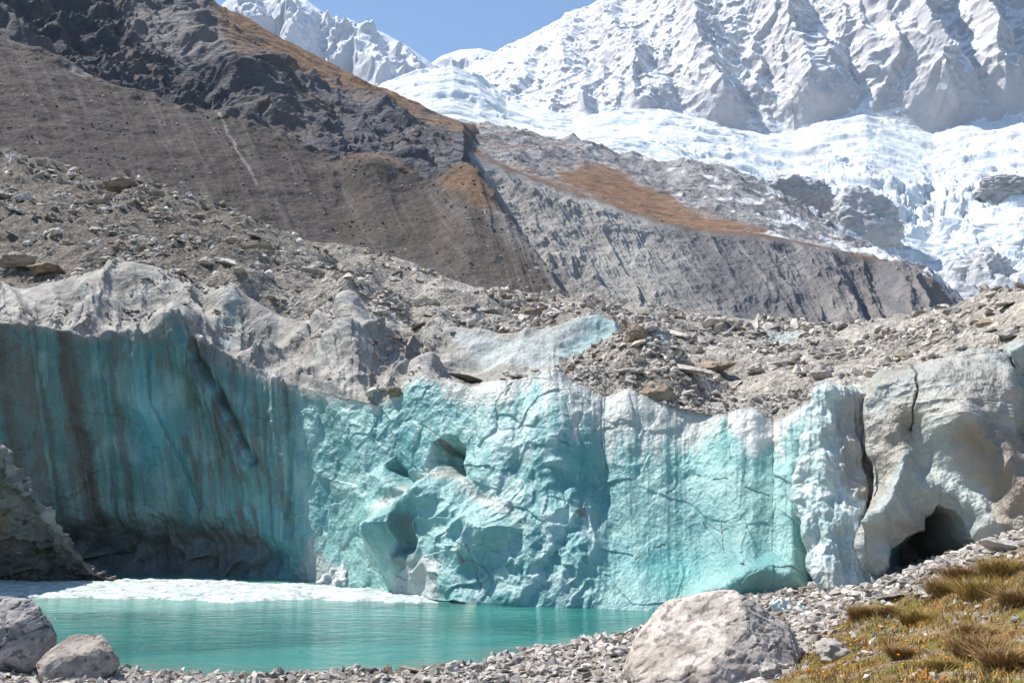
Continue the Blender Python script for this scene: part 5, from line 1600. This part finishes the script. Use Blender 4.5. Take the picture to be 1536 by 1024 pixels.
TUS = [(1296, 926, 52, 'brown grass tussock at the left end of the grassy slope', 0), (1378, 936, 60, 'olive gold grass tussock in the middle of the grassy slope', 1), (1478, 900, 90, 'large olive gold tussock under the upper edge of the grass', 1), (1420, 890, 70, 'straw coloured tussock on the upper edge of the grass', 0),
       (1525, 905, 60, 'brown tussock cut by the right edge of the picture', 2), (1470, 985, 90, 'large brown tussock at the lower right', 2), (1510, 1000, 80, 'brown bristling tussock in the lower right corner', 2), (1352, 985, 44, 'small brown tussock right of the egg shaped boulder', 2),
       (1440, 870, 60, 'reddish tussock near the top of the stony bank', 3), (1500, 862, 70, 'olive gold tussock at the top right of the bank', 1), (1415, 1005, 46, 'olive tussock at the bottom of the grassy slope', 1), (1335, 922, 40, 'thin straw tussock between the brown and olive gold ones', 0), (1460, 955, 54, 'straw and brown tussock above the lower right corner', 0)]
TC = [A([[.30, .19, .07], [.24, .14, .05], [.34, .25, .11]]), A([[.30, .20, .055], [.17, .14, .045], [.42, .28, .08]]), A([[.17, .10, .045], [.27, .17, .07], [.42, .28, .12]]), A([[.30, .14, .07], [.22, .11, .06], [.28, .2, .06]])]
for x, y, w, lab, ct in TUS:
    loc = ground_hit(x, y)
    R_ = w / F * loc[1] * .5
    n_ = 1300
    a_ = r.uniform(0, 2 * np.pi, n_); rad = R_ * .75 * np.sqrt(r.random(n_))
    pos = np.stack([np.cos(a_) * rad, np.sin(a_) * rad, -.03 + r.random(n_) * .02], -1)
    V, Fc, cc_ = blades(pos, R_ * r.uniform(.45, 1.05, n_), r.uniform(.003, .007, n_), r.uniform(.05, .8, n_), r.uniform(.2, 1.1, n_), TC[ct][r.integers(0, 3, n_)] * r.uniform(.6, 1.25, (n_, 1)), r)
    o = raw_mesh('grass_tussock', V, Fc, cc_, True, M['grass'])
    o.location = tuple(float(c_) for c_ in loc)
    tag(o, lab, 'tussock', 'grass tussocks on the bank')

# orange flower heads, too many and small to count
r = np.random.default_rng(55)
Vs, Fs, Cs, off_ = [], [], [], 0
n_ = 420
for _ in range(n_):
    x = r.uniform(1200, 1536); y = float(grassline(x)) + 8 + (1022 - float(grassline(x))) * r.random()
    if r.random() < .5 and y < 960: continue
    loc = ground_hit(x, y) if False else None
    Vs.append((x, y))
xy = A(Vs); Vs = []
for (x, y) in xy[:120]:
    loc = ground_hit(x, y)
    hh = r.uniform(.05, .12); rad = r.uniform(.012, .028)
    k_ = 7
    a_ = np.linspace(0, 2 * np.pi, k_, endpoint=False)
    ring = np.stack([np.cos(a_) * rad, np.sin(a_) * rad, np.full(k_, hh + rad * .5)], -1)
    v_ = np.concatenate([[[0, 0, hh]], ring, [[0, 0, hh + rad * .7]], ring * A([.6, .6, 1]) + A([0, 0, rad * .5])]) + loc
    f_ = [[0, 1 + (j + 1) % k_, 1 + j] for j in range(k_)]
    f_ += [[1 + j, 1 + (j + 1) % k_, k_ + 2 + j] for j in range(k_)] + [[1 + (j + 1) % k_, k_ + 2 + (j + 1) % k_, k_ + 2 + j] for j in range(k_)]
    f_ += [[k_ + 1, k_ + 2 + j, k_ + 2 + (j + 1) % k_] for j in range(k_)]
    Vs.append(v_); Fs.append(A(f_) + off_); off_ += len(v_)
    c_ = A([.62, .20, .015]) if r.random() < .65 else A([.60, .36, .03])
    Cs.append(np.tile(c_ * r.uniform(.7, 1.1), (len(v_), 1)))
o = raw_mesh('flowers', np.concatenate(Vs), np.concatenate(Fs), np.concatenate(Cs), True, M['grass'])
tag(o, kind='stuff')

# ------------------------------------------------------------------ light, sky, air
EL, AZ = math.radians(58), math.radians(18)      # sun high on the left, a little behind the cliff
S = Vector((-math.cos(EL) * math.cos(AZ), math.cos(EL) * math.sin(AZ), math.sin(EL)))
sun = bpy.data.lights.new('sun', 'SUN')
sun.energy = 5.0; sun.angle = math.radians(.53); sun.color = (1.0, .945, .865)
so = bpy.data.objects.new('sun', sun); C.objects.link(so)
so.rotation_euler = S.to_track_quat('Z', 'Y').to_euler()
so.location = (-60, 0, 120)
w = bpy.data.worlds.new('World'); scene.world = w; w.use_nodes = True
nt = w.node_tree
sk = nt.nodes.new('ShaderNodeTexSky'); sk.sky_type = 'NISHITA'; sk.sun_disc = False
sk.sun_elevation = EL; sk.sun_rotation = math.atan2(S.x, S.y)
sk.altitude = 1500; sk.air_density = 1.25; sk.dust_density = .1; sk.ozone_density = 4.0
nt.links.new(sk.outputs[0], nt.nodes['Background'].inputs[0])
nt.nodes['Background'].inputs[1].default_value = .105

HAZE = True
if HAZE:
    lo, hi = A([-6500., -60., -30.]), A([9000., 11500., 5200.])
    V = A([[x, y, z] for x in (lo[0], hi[0]) for y in (lo[1], hi[1]) for z in (lo[2], hi[2])])
    Fq = A([[0, 1, 3, 2], [4, 6, 7, 5], [0, 4, 5, 1], [2, 3, 7, 6], [0, 2, 6, 4], [1, 5, 7, 3]])
    m, nt, b = new_mat('mountain_air')
    nt.nodes.remove(b)
    pv = nt.nodes.new('ShaderNodeVolumePrincipled')
    pv.inputs['Color'].default_value = (.55, .74, 1.0, 1); pv.inputs['Density'].default_value = 2.7e-5; pv.inputs['Anisotropy'].default_value = .0
    nt.links.new(pv.outputs[0], nt.nodes['Material Output'].inputs['Volume'])
    o = raw_mesh('haze', V, Fq, None, False, m)
    tag(o, kind='stuff')

cam = bpy.data.cameras.new('camera')
cam.lens = 35.0; cam.sensor_width = 36.0; cam.clip_start = .1; cam.clip_end = 40000
co = bpy.data.objects.new('camera', cam); C.objects.link(co)
co.location = (0, 0, CAMH); co.rotation_euler = (math.pi / 2 + TH, 0, 0)
scene.camera = co
vs = scene.view_settings
vs.view_transform = 'Standard'; vs.look = 'None'; vs.gamma = 1; vs.exposure = .70; vs.use_curve_mapping = False
cy = scene.cycles
cy.use_denoising = True
cy.max_bounces = 6; cy.diffuse_bounces = 3; cy.glossy_bounces = 3; cy.transmission_bounces = 2; cy.volume_bounces = 0
cy.use_adaptive_sampling = True; cy.adaptive_threshold = .02
print('objects', len(bpy.data.objects))
